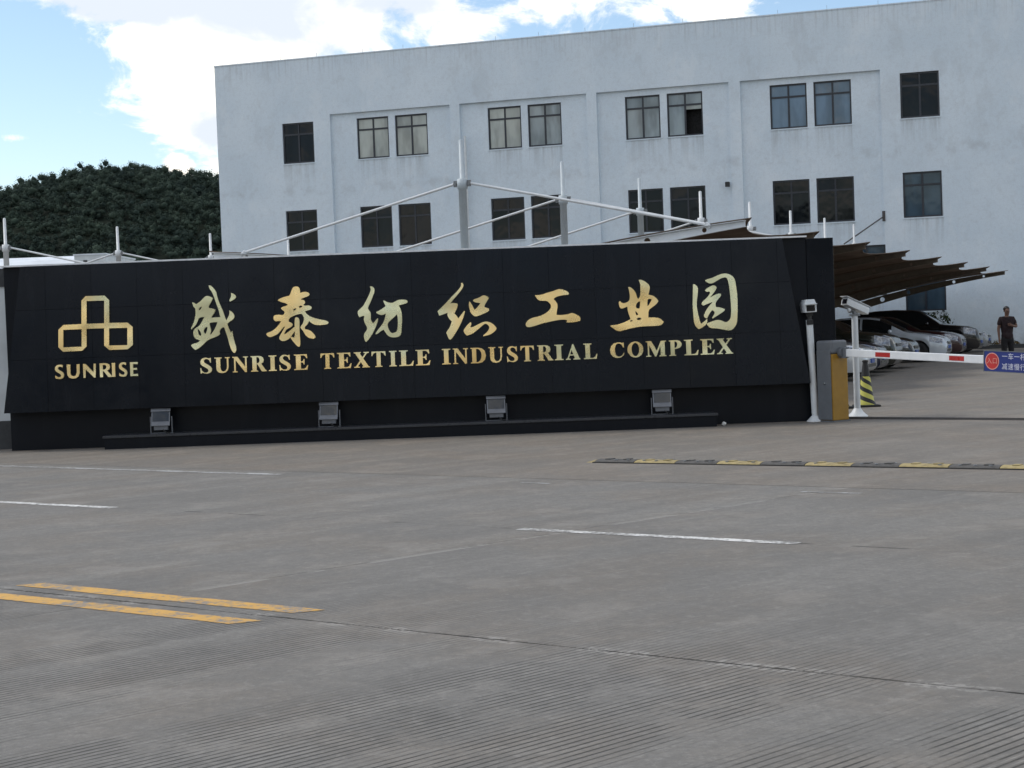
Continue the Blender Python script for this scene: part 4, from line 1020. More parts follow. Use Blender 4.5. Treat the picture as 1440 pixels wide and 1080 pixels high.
# ================================================================== tensile carports
def carport(name, label, m0, mstep, nb_, tipR, tipL, tstepR, tstepL, zv, zt, holes=True, wings=True):
    root = thing(name, label, 'carport', (m0[0], m0[1], 0))
    O = Vector((m0[0], m0[1], 0))
    mast = MB()
    mast.lathe([(.16, 0), (.16, .02), (.078, .021), (.078, 4.22), (.10, 4.23), (.10, 4.42), (.046, 4.43), (.040, 5.16), (.0, 5.18)], 14)
    mast_me = mast.data('mast', MAT['white_metal'], True)
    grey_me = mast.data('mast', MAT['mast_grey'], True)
    lugs = MB()
    lugs.box(.08, .18, -.012, .012, 4.27, 4.39)
    lugs.tube((.15, -.03, 4.33), (.15, .03, 4.33), .035, n=8)
    lug_me = lugs.data('rod_lug', MAT['grey_metal'])
    beams = []
    for n in range(nb_):
        mp = Vector((mstep[0] * n, mstep[1] * n, 0))
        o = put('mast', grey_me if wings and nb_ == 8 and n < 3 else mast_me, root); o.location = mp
        shade = o
        dirR = Vector((tipR[0] + tstepR[0] * n, tipR[1] + tstepR[1] * n, 0)) - O - mp
        for turn in (0, math.pi):
            lg = put('rod_lug', lug_me, o); lg.rotation_euler = (0, 0, math.atan2(dirR.y, dirR.x) + turn)
        pair = []
        for tip, tst in ((tipR, tstepR), (tipL, tstepL)):
            tp = Vector((tip[0] + tst[0] * n, tip[1] + tst[1] * n, 0)) - O
            d = tp - mp; ln = d.length; d.normalize()
            z0 = zv[0] + (zv[1] - zv[0]) * n / max(1, nb_ - 1); z1 = zt[0] + (zt[1] - zt[0]) * n / max(1, nb_ - 1)
            prof = lambda t, z0=z0, z1=z1: z0 + (z1 - z0) * (1.5 * t - .5 * t * t)
            depth = lambda t: .31 - .21 * t
            pair.append((mp.copy(), d, ln, prof, z1))
            if not wings: continue
            # plate web with round holes, then two flanges
            ts = [i / 14 for i in range(15)]
            outer = [(.08 + t * (ln - .08), prof(t)) for t in ts] + [(.08 + t * (ln - .08), prof(t) - depth(t)) for t in reversed(ts)]
            lp = [outer]
            if holes:
                for t, r in ((.17, .09), (.35, .08), (.66, .06), (.86, .045)):
                    cx, cz = .08 + t * (ln - .08), prof(t) - depth(t) * .5
                    lp.append([(cx + r * math.cos(a * math.pi / 6), cz + r * math.sin(a * math.pi / 6)) for a in range(12)])
            bmat = MAT['white_metal'] if n == 0 else MAT['beam_shaded']  # inner beams: shade under the membranes put into a browner colour
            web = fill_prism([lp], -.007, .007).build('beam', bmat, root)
            fix_normals(web)
            web.matrix_local = Matrix.Translation(mp) @ Matrix.Rotation(math.atan2(d.y, d.x), 4, 'Z')
            fl = MB()
            for off in (0, 1):
                for i in range(14):
                    za = prof(ts[i]) - off * (depth(ts[i]) + .012); zb_ = prof(ts[i + 1]) - off * (depth(ts[i + 1]) + .012)
                    xa, xb = .08 + ts[i] * (ln - .08), .08 + ts[i + 1] * (ln - .08)
                    fl.add([(xa, -.06, za), (xb, -.06, zb_), (xb, .06, zb_), (xa, .06, za), (xa, -.06, za + .012), (xb, -.06, zb_ + .012), (xb, .06, zb_ + .012), (xa, .06, za + .012)],
                           [(3, 2, 1, 0), (4, 5, 6, 7), (0, 1, 5, 4), (2, 3, 7, 6)] + ([(0, 4, 7, 3)] if i == 0 else []) + ([(1, 2, 6, 5)] if i == 13 else []))
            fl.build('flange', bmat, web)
            if tip is tipR and n > 1: continue
            rod = MB()
            e = mp + d * (ln * .875); e.z = prof(.875) + .02
            st_ = mp + d * .16; st_.z = 4.33
            rod.tube(st_, e, .026, n=8)
            rod.tube(e - Vector((0, 0, .05)) + d * .05, e + Vector((0, 0, .03)) - d * .05, .04, n=8)
            rod.build('stay_rod', MAT['white_metal'], root, smooth=True)
        beams.append(pair)
    for n in range(nb_ - 1) if wings else []:
        for w_ in (0, 1):
            (pa, da, la, fa, _), (pb, db, lb2, fb, _) = beams[n][w_], beams[n + 1][w_]
            V, F = [], []
            NU, NQ = 9, 12
            for i in range(NU + 1):
                for q in range(NQ + 1):
                    f = q / NQ; t = i / NU
                    bow = 4 * f * (1 - f)
                    te = t * (1.02 - .11 * bow)
                    A = pa + da * (la * te); A.z = fa(te) + .03; B = pb + db * (lb2 * te); B.z = fb(te) + .03
                    P_ = A.lerp(B, f); P_.z -= .10 * bow * (.4 + .6 * t)
                    V.append(P_)
            for i in range(NU):
                for q in range(NQ):
                    a = i * (NQ + 1) + q
                    F.append((a, a + 1, a + NQ + 2, a + NQ + 1))
            mo = MB().add(V, F).build('membrane', MAT['membrane'], root, smooth=False)
            mo.data.polygons.foreach_set('use_smooth', [True] * len(mo.data.polygons))
            so = mo.modifiers.new('thickness', 'SOLIDIFY'); so.thickness = .012
            # pale hem rope along the free edge
            hem = MB(); base = NU * (NQ + 1)
            for q in range(NQ):
                hem.tube(V[base + q] + Vector((0, 0, .006)), V[base + q + 1] + Vector((0, 0, .006)), .011, n=6, cap=False)
            hem.build('hem', MAT['membrane'], mo)
    return root
carport('carport', 'nearer white masted carport with scalloped brown membranes over the parked cars', (-.81, 32.0), (2.10, 4.915), 8,
        (4.306, 29.9), (-6.02, 34.1), (2.135, 4.914), (2.12, 4.91), (2.50, 2.02), (3.29, 3.00))
carport('carport', 'farther carport at the left, white masts standing in front of the wooded hill', (-14.17, 47.0), (2.005, 5.0), 4,
        (-8.9, 45.0), (-19.4, 49.1), (2.005, 5.0), (2.005, 5.0), (2.5, 2.4), (3.28, 3.2))

# ================================================================== speed bump
bd = Vector((.8265, -.5629, 0)); bn = Vector((.5629, .8265, 0)); ba = math.atan2(bd.y, bd.x)
bp = Vector((.863, 18.12, 0)) + bn * .128
sbump = thing('speed_bump', 'black and yellow rubber speed bump across the driveway entrance', 'speed bump', bp, ba)
bprof = [(-.118, .010), (-.112, .016), (-.075, .028), (-.03, .033), (.03, .033), (.075, .028), (.112, .016), (.118, .010)]
MB().box(-.02, 13 * .4975, -.128, .128, 0, .0098).build('rubber_base', MAT['rubber'], sbump)
def segm(x0, x1):
    mb = MB(); n_ = len(bprof)
    mb.add([(x0, y, z) for y, z in bprof] + [(x1, y, z) for y, z in bprof], [(i, n_ + i, n_ + i + 1, i + 1) for i in range(n_ - 1)] + [tuple(range(n_)), tuple(range(2 * n_ - 1, n_ - 1, -1))])
    # anchor bolt recesses and ridges
    for bx_ in (.27, .73):
        xx = x0 + (x1 - x0) * bx_
        mb.box(xx - .035, xx + .035, -.05, .05, .0325, .040)
    return mb
SL = .4975
seg_y = segm(.004, SL - .004).data('segment', MAT['bump_yellow']); seg_b = segm(.004, SL - .004).data('segment', MAT['bump_black'])
stud_me = MB().box(-.03, .03, -.05, .05, 0, .012).data('reflector', MAT['yellow_paint'])
bolt_me = MB().lathe([(.02, 0), (.02, .012), (.0, .013)], 8).data('bolt', MAT['grey_metal'])
ec = MB()
ec.add([(-.13, -.08, 0), (-.13, .08, 0), (-.005, .118, 0), (-.005, -.118, 0), (-.06, -.03, .019), (-.06, .03, .019), (-.005, .04, .032), (-.005, -.04, .032)],
       [(0, 3, 7, 4), (1, 0, 4, 5), (2, 1, 5, 6), (4, 7, 6, 5), (3, 2, 6, 7)])
e_ = ec.build('end_cap', MAT['bump_yellow'], sbump); fix_normals(e_)
for k in range(13):
    s_ = put('segment', seg_b if k % 2 == 0 else seg_y, sbump); s_.location = (k * SL, 0, random.uniform(-.002, .002))
    for xx in (.2, .5, .8):
        b_ = put('bolt', bolt_me, s_); b_.location = (SL * xx, random.choice((-.06, .06)), .024)

# ================================================================== barrier gate
ad = Vector((.567, -.823, 0)); aa = math.atan2(ad.y, ad.x)
bg = thing('barrier_gate', 'yellow and grey barrier gate cabinet with a lowered white and red arm', 'barrier', (4.606, 23.80, 0), aa)
# local x runs along the arm, local y across it (left of the arm)
MB().box(-.155, .155, -.155, .155, .02, .97).build('cabinet', MAT['yellow'], bg, bevel=.012)
MB().box(-.17, .17, -.17, .17, 0, .02).build('base_plate', MAT['cab_grey'], bg)
MB().box(-.16, .16, -.16, .16, .972, 1.165).build('cabinet_cap', MAT['cab_grey'], bg, bevel=.035, seg=3)
dr = MB().box(-.135, .135, -.172, -.157, .03, 1.02).build('door', MAT['cab_grey'], bg, bevel=.006)
MB().lathe([(.014, 0), (.014, .012), (.0, .013)], 10).build('lock', MAT['chrome'], dr).matrix_local = Matrix.Translation((.02, -.173, .55)) @ Matrix.Rotation(rad(90), 4, 'X')
MB().tube((.155, .02, .985), (.225, .02, .985), .075, n=18).build('hub', MAT['cab_grey'], bg, smooth=True)
droop = Matrix.Rotation(rad(2.6), 4, 'Y')
arm_p = Matrix.Translation((.18, .02, .985)) @ droop
arm = MB().box(0, 5.0, -.022, .022, -.054, .054).build('arm', MAT['arm'], bg, bevel=.008)
arm.matrix_local = arm_p
MB().box(-.08, .10, -.035, .035, -.075, .075).build('arm_clamp', MAT['cab_grey'], arm)
for (a, b) in ((.66, .93), (1.97, 2.22)):
    MB().box(a, b, -.0245, -.0222, -.031, .031).build('red_strip', MAT['red'], arm)
bo = MB().box(2.57, 4.38, -.046, -.026, -.143, .118).build('notice_board', MAT['blue'], bg, bevel=.003)
bo.matrix_local = arm_p
bo['label'] = 'blue notice board with a red disc and white characters'
fr = MB()
for (z0, z1) in ((-.149, -.141), (.116, .124)):
    fr.box(2.56, 4.39, -.050, -.024, z0, z1)
for (x0, x1) in ((2.56, 2.573), (4.377, 4.39)):
    fr.box(x0, x1, -.050, -.024, -.141, .116)
fr.build('board_frame', MAT['cab_grey'], bo)
dm = fill_prism([[[(2.70 + .098 * math.cos(i * math.pi / 16), -.012 + .098 * math.sin(i * math.pi / 16)) for i in range(32)]]], -.0478, -.0455).build('red_disc', MAT['board_red'], bo); fix_normals(dm)
rgm = fill_prism([[[(2.70 + .110 * math.cos(i * math.pi / 16), -.012 + .110 * math.sin(i * math.pi / 16)) for i in range(32)], [(2.70 + .099 * math.cos(i * math.pi / 16), -.012 + .099 * math.sin(i * math.pi / 16)) for i in range(32)]]], -.0478, -.0455).build('disc_ring', MAT['pink'], bo); fix_normals(rgm)
def lettering(name, body, size, x, z, mat, parent, depth=.0008, align='LEFT'):
    cu = bpy.data.curves.new(name, 'FONT')
    cu.body, cu.size, cu.align_x, cu.align_y = body, size, align, 'CENTER'
    cu.extrude = depth; cu.space_character = 1.12
    tmp = bpy.data.objects.new(name, cu); COL.objects.link(tmp)
    me = bpy.data.meshes.new_from_object(tmp.evaluated_get(bpy.context.evaluated_depsgraph_get()))
    bpy.data.objects.remove(tmp)
    me.materials.clear(); me.materials.append(mat)
    o = put(name, me, parent)
    o.matrix_local = Matrix.Translation((x, -.0492, z)) @ Matrix.Rotation(rad(90), 4, 'X')
    return o
try:
    lettering('lettering', '入口', .084, 2.70, -.012, MAT['pink'], bo, align='CENTER')
    lettering('lettering', '一车一杆  请勿跟车', .090, 2.855, .052, MAT['board_white'], bo)
    lettering('lettering', '减速慢行  停车取卡', .090, 2.855, -.078, MAT['board_white'], bo)
except Exception as ex:
    print('lettering failed', ex)

# ================================================================== camera poles
ca = thing('camera_pole', 'slim white camera pole in front of the black sign pillar, lens facing the road', 'camera pole', (4.364, 23.90, 0))
lean_m = Matrix.Rotation(rad(-1.8), 4, 'Y')
p = MB().lathe([(.13, 0), (.13, .012), (.055, .085), (.050, .09), (.050, 1.47), (.0, 1.475)], 18).build('pole', MAT['white_metal'], ca, smooth=True); p.matrix_local = lean_m
MB().box(-.045, .045, -.058, -.02, 1.40, 1.47).build('cable_slot', MAT['black'], p)
mt = MB(); mt.tube((0, 0, 1.47), (0, 0, 1.53), .035, n=12); mt.box(-.05, .05, -.06, .06, 1.53, 1.575); mt.build('mount', MAT['black'], p)
hd = MB()
sec = [(-.085, 0), (-.085, .12), (-.06, .185), (.06, .185), (.085, .12), (.085, 0)]
hd.add([(x, -.17, z + 1.578) for x, z in sec] + [(x, .22, z + 1.578) for x, z in sec], [tuple(range(6)), tuple(range(11, 5, -1))] + [(i, 6 + i, 6 + (i + 1) % 6, (i + 1) % 6) for i in range(6)])
h_ = hd.build('camera_housing', MAT['white_metal'], p, bevel=.006); fix_normals(h_)
MB().box(-.060, .060, -.176, -.1705, 1.595, 1.68).build('camera_window', MAT['glass_black'], p)
vz = MB(); vz.box(-.088, .088, -.22, -.17, 1.69, 1.70); vz.build('sun_visor', MAT['white_metal'], p)

cbp = thing('camera_pole', 'white camera pole beside the barrier arm, its long tube camera aimed left', 'camera pole', (5.13, 24.66, 0))
p = MB().lathe([(.155, 0), (.155, .014), (.09, .07), (.058, .12), (.047, .13), (.047, 1.50), (.0, 1.505)], 18).build('pole', MAT['white_metal'], cbp, smooth=True)
mt = MB(); mt.box(-.075, .075, -.05, .05, 1.50, 1.53); mt.tube((0, 0, 1.53), (-.02, 0, 1.585), .03, n=10); mt.box(-.09, -.05, -.03, .03, 1.545, 1.60)
mt.build('mount', MAT['grey_metal'], p)
d = Vector((.365, .30, -.150)).normalized()
cm = Matrix.Translation((.03, .02, 1.640)) @ d.to_track_quat('X', 'Z').to_matrix().to_4x4()
hd = MB()
sec = [(-.062, -.055), (-.066, .02), (-.045, .062), (.045, .062), (.066, .02), (.062, -.055)]
hd.add([(-.27, y, z) for y, z in sec] + [(.24, y, z) for y, z in sec], [tuple(range(6)), tuple(range(11, 5, -1))] + [(i, 6 + i, 6 + (i + 1) % 6, (i + 1) % 6) for i in range(6)])
h_ = hd.build('camera_housing', MAT['white_metal'], p, bevel=.008); fix_normals(h_); h_.matrix_local = cm
w_ = MB().box(-.276, -.271, -.042, .042, -.035, .035).build('camera_window', MAT['glass_black'], p); w_.matrix_local = cm
w_ = MB().box(-.31, .245, -.07, .07, .064, .072).build('sun_visor', MAT['white_metal'], p); w_.matrix_local = cm
w_ = MB().ball((-.17, -.02, -.105), .03, nu=10, nv=7).build('lamp', MAT['white_metal'], p, smooth=True); w_.matrix_local = cm
w_ = MB().box(-.24, -.10, -.02, .02, -.085, -.056).build('lamp_arm', MAT['grey_metal'], p); w_.matrix_local = cm

# ================================================================== striped cones
cone = thing('traffic_cone', 'black cone with yellow diagonal bands right of the barrier camera pole', 'traffic cone', (5.83, 27.3, 0), 0, 'cones behind the barrier')
bs = MB(); bs.box(-.20, .20, -.20, .20, 0, .035); bs.build('base', MAT['rubber'], cone, bevel=.012)
MB().lathe([(.155, .036), (.15, .06), (.125, .10), (.052, .66), (.045, .70), (.04, .745), (.0, .75)], 24).build('cone_body', MAT['stripes'], cone, smooth=True)
MB().lathe([(.05, .735), (.05, .76), (.02, .775), (.0, .776)], 14).build('top_cap', MAT['rubber'], cone)
c2 = copy_tree(cone); c2.location = (5.33, 27.0, 0); c2.rotation_euler = (0, 0, .3)
tag(c2, 'black and yellow cone mostly hidden behind the barrier cabinet', 'traffic cone')

# ================================================================== cars
def ip(keys, x):
    """piecewise smooth interpolation over sorted (x, value) keys"""
    ks = sorted(keys)
    if x <= ks[0][0]: return ks[0][1]
    for (a, va), (b, vb) in zip(ks, ks[1:]):
        if x <= b:
            return va + (vb - va) * (x - a) / (b - a)
    return ks[-1][1]
TYPES = {
 'hatchback': dict(L=4.25, W=1.79, zt=[(0, .56), (-.04, .68), (-.12, .745), (-.35, .82), (-.7, .885), (-1.12, .94), (-1.25, .965), (-1.65, 1.19), (-2.05, 1.385), (-2.35, 1.435), (-2.8, 1.45), (-3.3, 1.43), (-3.7, 1.37), (-3.85, 1.30), (-4.05, 1.02), (-4.18, .95), (-4.25, .6)],
   zb=[(0, .53), (-.04, .62), (-.12, .69), (-.5, .80), (-1.12, .88), (-1.3, .90), (-2.5, .93), (-3.7, .97), (-4.05, .97), (-4.18, .92), (-4.25, .56)], cowl=-1.22, roof=-2.1, rearroof=-3.72, tail=-4.05, axles=(-.86, -3.48), r=.315, roofw=.575),
 'sedan': dict(L=4.75, W=1.83, zt=[(0, .56), (-.04, .69), (-.12, .76), (-.35, .84), (-.8, .91), (-1.25, .955), (-1.38, .975), (-1.8, 1.19), (-2.2, 1.385), (-2.5, 1.435), (-2.95, 1.45), (-3.4, 1.41), (-3.8, 1.24), (-4.12, 1.07), (-4.4, 1.04), (-4.65, 1.02), (-4.75, .62)],
   zb=[(0, .53), (-.04, .63), (-.12, .71), (-.5, .82), (-1.25, .89), (-1.4, .91), (-2.5, .94), (-3.8, 1.0), (-4.12, 1.01), (-4.65, .98), (-4.75, .58)], cowl=-1.34, roof=-2.25, rearroof=-3.42, tail=-4.1, axles=(-.92, -3.72), r=.325, roofw=.575),
 'suv': dict(L=4.65, W=1.87, zt=[(0, .66), (-.04, .84), (-.10, .93), (-.30, 1.0), (-.8, 1.06), (-1.2, 1.10), (-1.32, 1.12), (-1.7, 1.37), (-2.0, 1.575), (-2.3, 1.63), (-2.9, 1.66), (-3.6, 1.64), (-4.1, 1.58), (-4.25, 1.50), (-4.48, 1.15), (-4.58, 1.06), (-4.65, .7)],
   zb=[(0, .62), (-.04, .76), (-.10, .87), (-.5, .98), (-1.2, 1.04), (-1.35, 1.06), (-2.5, 1.09), (-4.1, 1.13), (-4.48, 1.12), (-4.58, 1.02), (-4.65, .66)], cowl=-1.28, roof=-2.05, rearroof=-4.1, tail=-4.48, axles=(-.92, -3.62), r=.36, roofw=.62)}
CAR_CACHE = {}
def car_meshes(kind):
    if kind in CAR_CACHE: return CAR_CACHE[kind]
    T_ = TYPES[kind]; Ln, Wd, r = T_['L'], T_['W'], T_['r']
    hw = Wd / 2
    sx = set(np.arange(0, -Ln - .001, -.075).round(4)) | {T_['cowl'], T_['roof'], T_['rearroof'], T_['tail'], -.02, -.04, -.12, -Ln, -Ln + .03, -Ln + .07}
    for a in T_['axles']:
        sx |= {round(a + r * 1.14 * math.cos(k * math.pi / 12), 4) for k in range(13)}
    sx = sorted(sx, reverse=True)
    RING = []
    for x in sx:
        u = -x / Ln
        tn = max(0, 1 - (-x) / .62); tt = max(0, 1 - (Ln + x) / .55)
        w = hw * (1 - .20 * tn ** 2.2 - .14 * tt ** 2.2)
        zt_, zb_ = ip(T_['zt'], x), ip(T_['zb'], x)
        cl = .20 + .10 * max(0, 1 - (-x) / .10) ** 2 + .12 * max(0, 1 - (Ln + x) / .15)
        bot = cl
        for a in T_['axles']:
            d = abs(x - a); R = r * 1.14
            if d < R: bot = max(bot, r + math.sqrt(max(0, R * R - d * d)) * 1.0)
        bot = min(bot, zb_ - .06)
        inc = min(1, max(0, (T_['cowl'] - x) / (T_['cowl'] - T_['roof'])))
        outc = min(1, max(0, (x - T_['tail']) / (T_['rearroof'] - T_['tail'])))
        g_ = min(inc, outc)
        rw = w * .80 * (1 - g_) + T_['roofw'] * g_
        zm = bot + (zb_ - bot) * .45
        ring = [(0, bot), (w * .80, bot), (w * .975, bot + .012), (w * 1.0, zm), (w * .995, bot + (zb_ - bot) * .72), (w * .965, zb_ - .02), (w * .935, zb_)]
        q0 = (w * .925, zb_ + .004); q1 = (rw + .015, zt_ - .055 * (.35 + .65 * g_))
        if q1[1] < q0[1]: q1 = (rw + .015, q0[1] + .002)
        ring += [q0, (q0[0] + (q1[0] - q0[0]) * .5 + .02 * g_, q0[1] + (q1[1] - q0[1]) * .5), q1, (rw * .86, max(q1[1], zt_ - .012)), (rw * .5, max(q1[1], zt_ - .002)), (0, zt_)]
        RING.append(ring)
    nr = len(RING[0])
    full = []
    for ring in RING:
        full.append(ring + [(-y, z) for y, z in reversed(ring[:-1])][:-1])
    nf = len(full[0])
    V = [(sx[i], y, z) for i in range(len(sx)) for y, z in full[i]]
    F, meta = [], []
    for i in range(len(sx) - 1):
        for j in range(nf):
            a, b = i * nf + j, i * nf + (j + 1) % nf
            F.append((a, a + nf, b + nf, b)); meta.append((i, j))
    F.append(tuple(range(nf))); F.append(tuple(range(len(sx) * nf - 1, (len(sx) - 1) * nf - 1, -1)))
    body = MB(); body.v = V; body.f = F; body.mi = [0] * len(F)
    me = body.data('body', MAT['black'])
    bm = bmesh.new(); bm.from_mesh(me); bmesh.ops.remove_doubles(bm, verts=bm.verts, dist=1e-4)
    bmesh.ops.recalc_face_normals(bm, faces=bm.faces)
    for e in bm.edges:
        if len(e.link_faces) == 2 and e.calc_face_angle(0) > rad(38): e.smooth = False
    for f in bm.faces: f.smooth = True
    bm.to_mesh(me); bm.free()
    def patch(sel, off, mat, name):
        vs, fs = [], []
        ids = {}
        for (i, j), f in zip(meta, F):
            if sel(i, j):
                P = [Vector(V[k]) for k in f]
                fs.append([ids.setdefault(k, len(ids)) for k in f])
        inv = sorted(ids, key=ids.get)
        if not inv: return None
        nm = {k: Vector() for k in inv}
        for (i, j), f in zip(meta, F):
            if sel(i, j):
                P = [Vector(V[k]) for k in f]
                n_ = (P[2] - P[0]).cross(P[3] - P[1])
                c = sum(P, Vector()) / 4
                ref = Vector((0, c.y, c.z - .7)) + Vector((.6 if c.x > -Ln / 2 else -.6, 0, 0)) * (1 if abs(c.y) < hw * .6 else .1)
                if n_.dot(ref) < 0: n_ = -n_
                for k in f: nm[k] += n_.normalized()
        mb = MB(); mb.v = [tuple(Vector(V[k]) + nm[k].normalized() * off) for k in inv]; mb.f = [tuple(f) for f in fs]; mb.mi = [0] * len(fs)
        m2 = mb.data(name, mat, True)
        b2 = bmesh.new(); b2.from_mesh(m2); bmesh.ops.recalc_face_normals(b2, faces=b2.faces); b2.to_mesh(m2); b2.free()
        return m2
    half = nf // 2
    def jj(j): return j if j < nr - 1 else (nf - 1 - j)
    xm = lambda i: (sx[i] + sx[i + 1]) / 2
    parts = []
    parts.append(('windscreen', patch(lambda i, j: jj(j) >= 9 and T_['roof'] + .06 < xm(i) < T_['cowl'] - .03, .004, MAT['carglass'], 'windscreen')))
    parts.append(('rear_window', patch(lambda i, j: jj(j) >= 9 and T_['tail'] + .05 < xm(i) < T_['rearroof'] - .02, .004, MAT['carglass'], 'rear_window')))
    bp_ = (T_['cowl'] + T_['tail']) / 2 + .05
    for side in (0, 1):
        sd_ = (lambda j: j < half) if side == 0 else (lambda j: j >= half)
        for a, b in ((T_['cowl'] - .42, bp_ + .04), (bp_ - .04, T_['rearroof'] - .12)):
            parts.append(('side_window', patch(lambda i, j: sd_(j) and jj(j) in (7, 8) and min(a, b) < xm(i) < max(a, b), .004, MAT['carglass'], 'side_window')))
        parts.append(('headlight', patch(lambda i, j: sd_(j) and jj(j) in (4, 5, 6) and -.50 < xm(i) < -.10, .006, MAT['lens'], 'headlight')))
    # front face: grille, plate, intake, chrome
    zf = ip(T_['zt'], -.03); fx = .004
    gr_ = MB(); gr_.box(-.03, fx + .004, -hw * .46, hw * .46, zf - .13, zf - .05); parts.append(('grille', gr_.data('grille', MAT['black'])))
    ch_ = MB(); ch_.box(-.03, fx + .012, -hw * .48, hw * .48, zf - .05, zf - .03); ch_.box(-.03, fx + .012, -hw * .44, hw * .44, zf - .10, zf - .088); parts.append(('grille_trim', ch_.data('grille_trim', MAT['chrome'])))
    pt_ = MB(); pt_.box(-.02, fx + .022, -.22, .22, .40, .50); parts.append(('number_plate', pt_.data('number_plate', MAT['plate'])))
    in_ = MB(); in_.box(-.06, fx, -hw * .60, hw * .60, .31, .385); parts.append(('air_intake', in_.data('air_intake', MAT['black'])))
    for s_ in (-1, 1):
        fg = MB(); fg.box(-.14, -.015, s_ * hw * .72 - .07, s_ * hw * .72 + .07, .36, .43); parts.append(('fog_light', fg.data('fog_light', MAT['lens'])))
        mr_ = MB(); mr_.ball((T_['cowl'] - .46, s_ * (hw * .96 + .07), ip(T_['zb'], T_['cowl'] - .4) + .07), .085, .75, 1.25, .8, 10, 7); parts.append(('mirror', mr_.data('mirror', MAT['black'], True)))
    # wheels
    tyre = MB(); tyre.lathe([(r * .62, -.10), (r * .94, -.10), (r, -.075), (r, .075), (r * .94, .10), (r * .62, .10)], 26)
    rim = MB(); rim.lathe([(r * .62, -.085), (r * .66, -.095), (r * .58, -.07), (.0, -.055)], 20)
    for k in range(5):
        a = 2 * math.pi * k / 5
        rim.add([(math.cos(a + da) * rr, math.sin(a + da) * rr, z) for da, rr, z in ((-.35, .05, -.092), (.35, .05, -.092), (.16, r * .60, -.094), (-.16, r * .60, -.094))], [(0, 1, 2, 3)])
    CAR_CACHE[kind] = (me, [p_ for p_ in parts if p_[1]], tyre.data('tyre', MAT['tyre'], True), rim.data('rim', MAT['rim']), T_)
    return CAR_CACHE[kind]

def car(kind, paint, nose, head, label, plate=True):
    me, parts, ty, ri, T_ = car_meshes(kind)
    c = thing('parked_car', label, 'car', (nose[0], nose[1], 0), head, 'cars parked under the carport')
    b = put('body', me.copy(), c); b.data.materials.clear(); b.data.materials.append(paint)
    for nm, md in parts:
        o = put(nm, md, c)
        if nm == 'mirror':
            o.data = md.copy(); o.data.materials.clear(); o.data.materials.append(paint)
    for ax in T_['axles']:
        for s_ in (-1, 1):
            w = put('wheel', ty, c)
            w.matrix_local = Matrix.Translation((ax, s_ * (T_['W'] / 2 - .115), T_['r'])) @ Matrix.Rotation(rad(90 if s_ < 0 else -90), 4, 'X') @ Matrix.Rotation(math.pi, 4, 'X')
            put('rim', ri, w)
    return c
def paint(name, col, metal=.35, rough=.22): return plain(name, col, rough, metal, var=.04, coat=.8, scale=2, rvar=.04)
PAINT = dict(silver=paint('silver_paint', (.62, .64, .66)), navy=paint('navy_paint', (.012, .018, .045)), olive=paint('dark_olive_paint', (.022, .024, .018)),
             black=paint('black_paint', (.007, .007, .009)), golf=paint('pale_grey_blue_paint', (.54, .59, .65), .2), maroon=paint('maroon_paint', (.035, .012, .014)), grey=paint('grey_paint', (.26, .27, .28)))
HD = rad(-21)
car('sedan', PAINT['silver'], (8.41, 38.6), HD, 'silver car nearest the barrier cabinet, only its bright nose in view')
car('hatchback', PAINT['navy'], (9.26, 41.1), HD, 'dark blue car second from the barrier, behind the camera pole')
car('suv', PAINT['olive'], (10.22, 43.6), HD, 'dark olive car parked between the dark blue car and a black one')
car('sedan', PAINT['black'], (11.31, 46.2), HD, 'black sedan with chrome lamps just left of the pale hatchback')
car('hatchback', PAINT['golf'], (13.63, 51.5), HD, 'pale grey blue hatchback in the middle of the parked row')
car('sedan', PAINT['maroon'], (14.92, 54.5), HD, 'dark maroon car directly right of the pale hatchback')
car('suv', PAINT['black'], (16.48, 58.0), HD, 'tall black car with a high roof behind the pale hatchback')
car('sedan', PAINT['grey'], (17.75, 61.4), HD, 'grey car last in the row, nearest the white facade')

# ================================================================== the man by the facade
man = thing('person', 'man in a dark maroon T-shirt and black trousers standing with one hand at his chest', 'person', (13.07, 43.6, 0), rad(8))
def skin_obj(name, verts, edges, radii, mat, root=0, sub=2):
    me = bpy.data.meshes.new(name)
    me.from_pydata(verts, edges, [])
    bm = bmesh.new(); bm.from_mesh(me)
    lay = bm.verts.layers.skin.verify()
    for v, r_ in zip(bm.verts, radii):
        v[lay].radius = r_ if isinstance(r_, tuple) else (r_, r_)
        v[lay].use_root = v.index == root
    bm.to_mesh(me); bm.free()
    o = put(name, me)
    sk = o.modifiers.new('skin', 'SKIN'); sk.use_smooth_shade = True
    sb_ = o.modifiers.new('subsurf', 'SUBSURF'); sb_.levels = sb_.render_levels = sub
    dg = bpy.context.evaluated_depsgraph_get()
    m2 = bpy.data.meshes.new_from_object(o.evaluated_get(dg))
    bpy.data.objects.remove(o)
    m2.materials.clear(); m2.materials.append(mat)
    m2.polygons.foreach_set('use_smooth', [True] * len(m2.polygons))
    return put(name, m2, man)
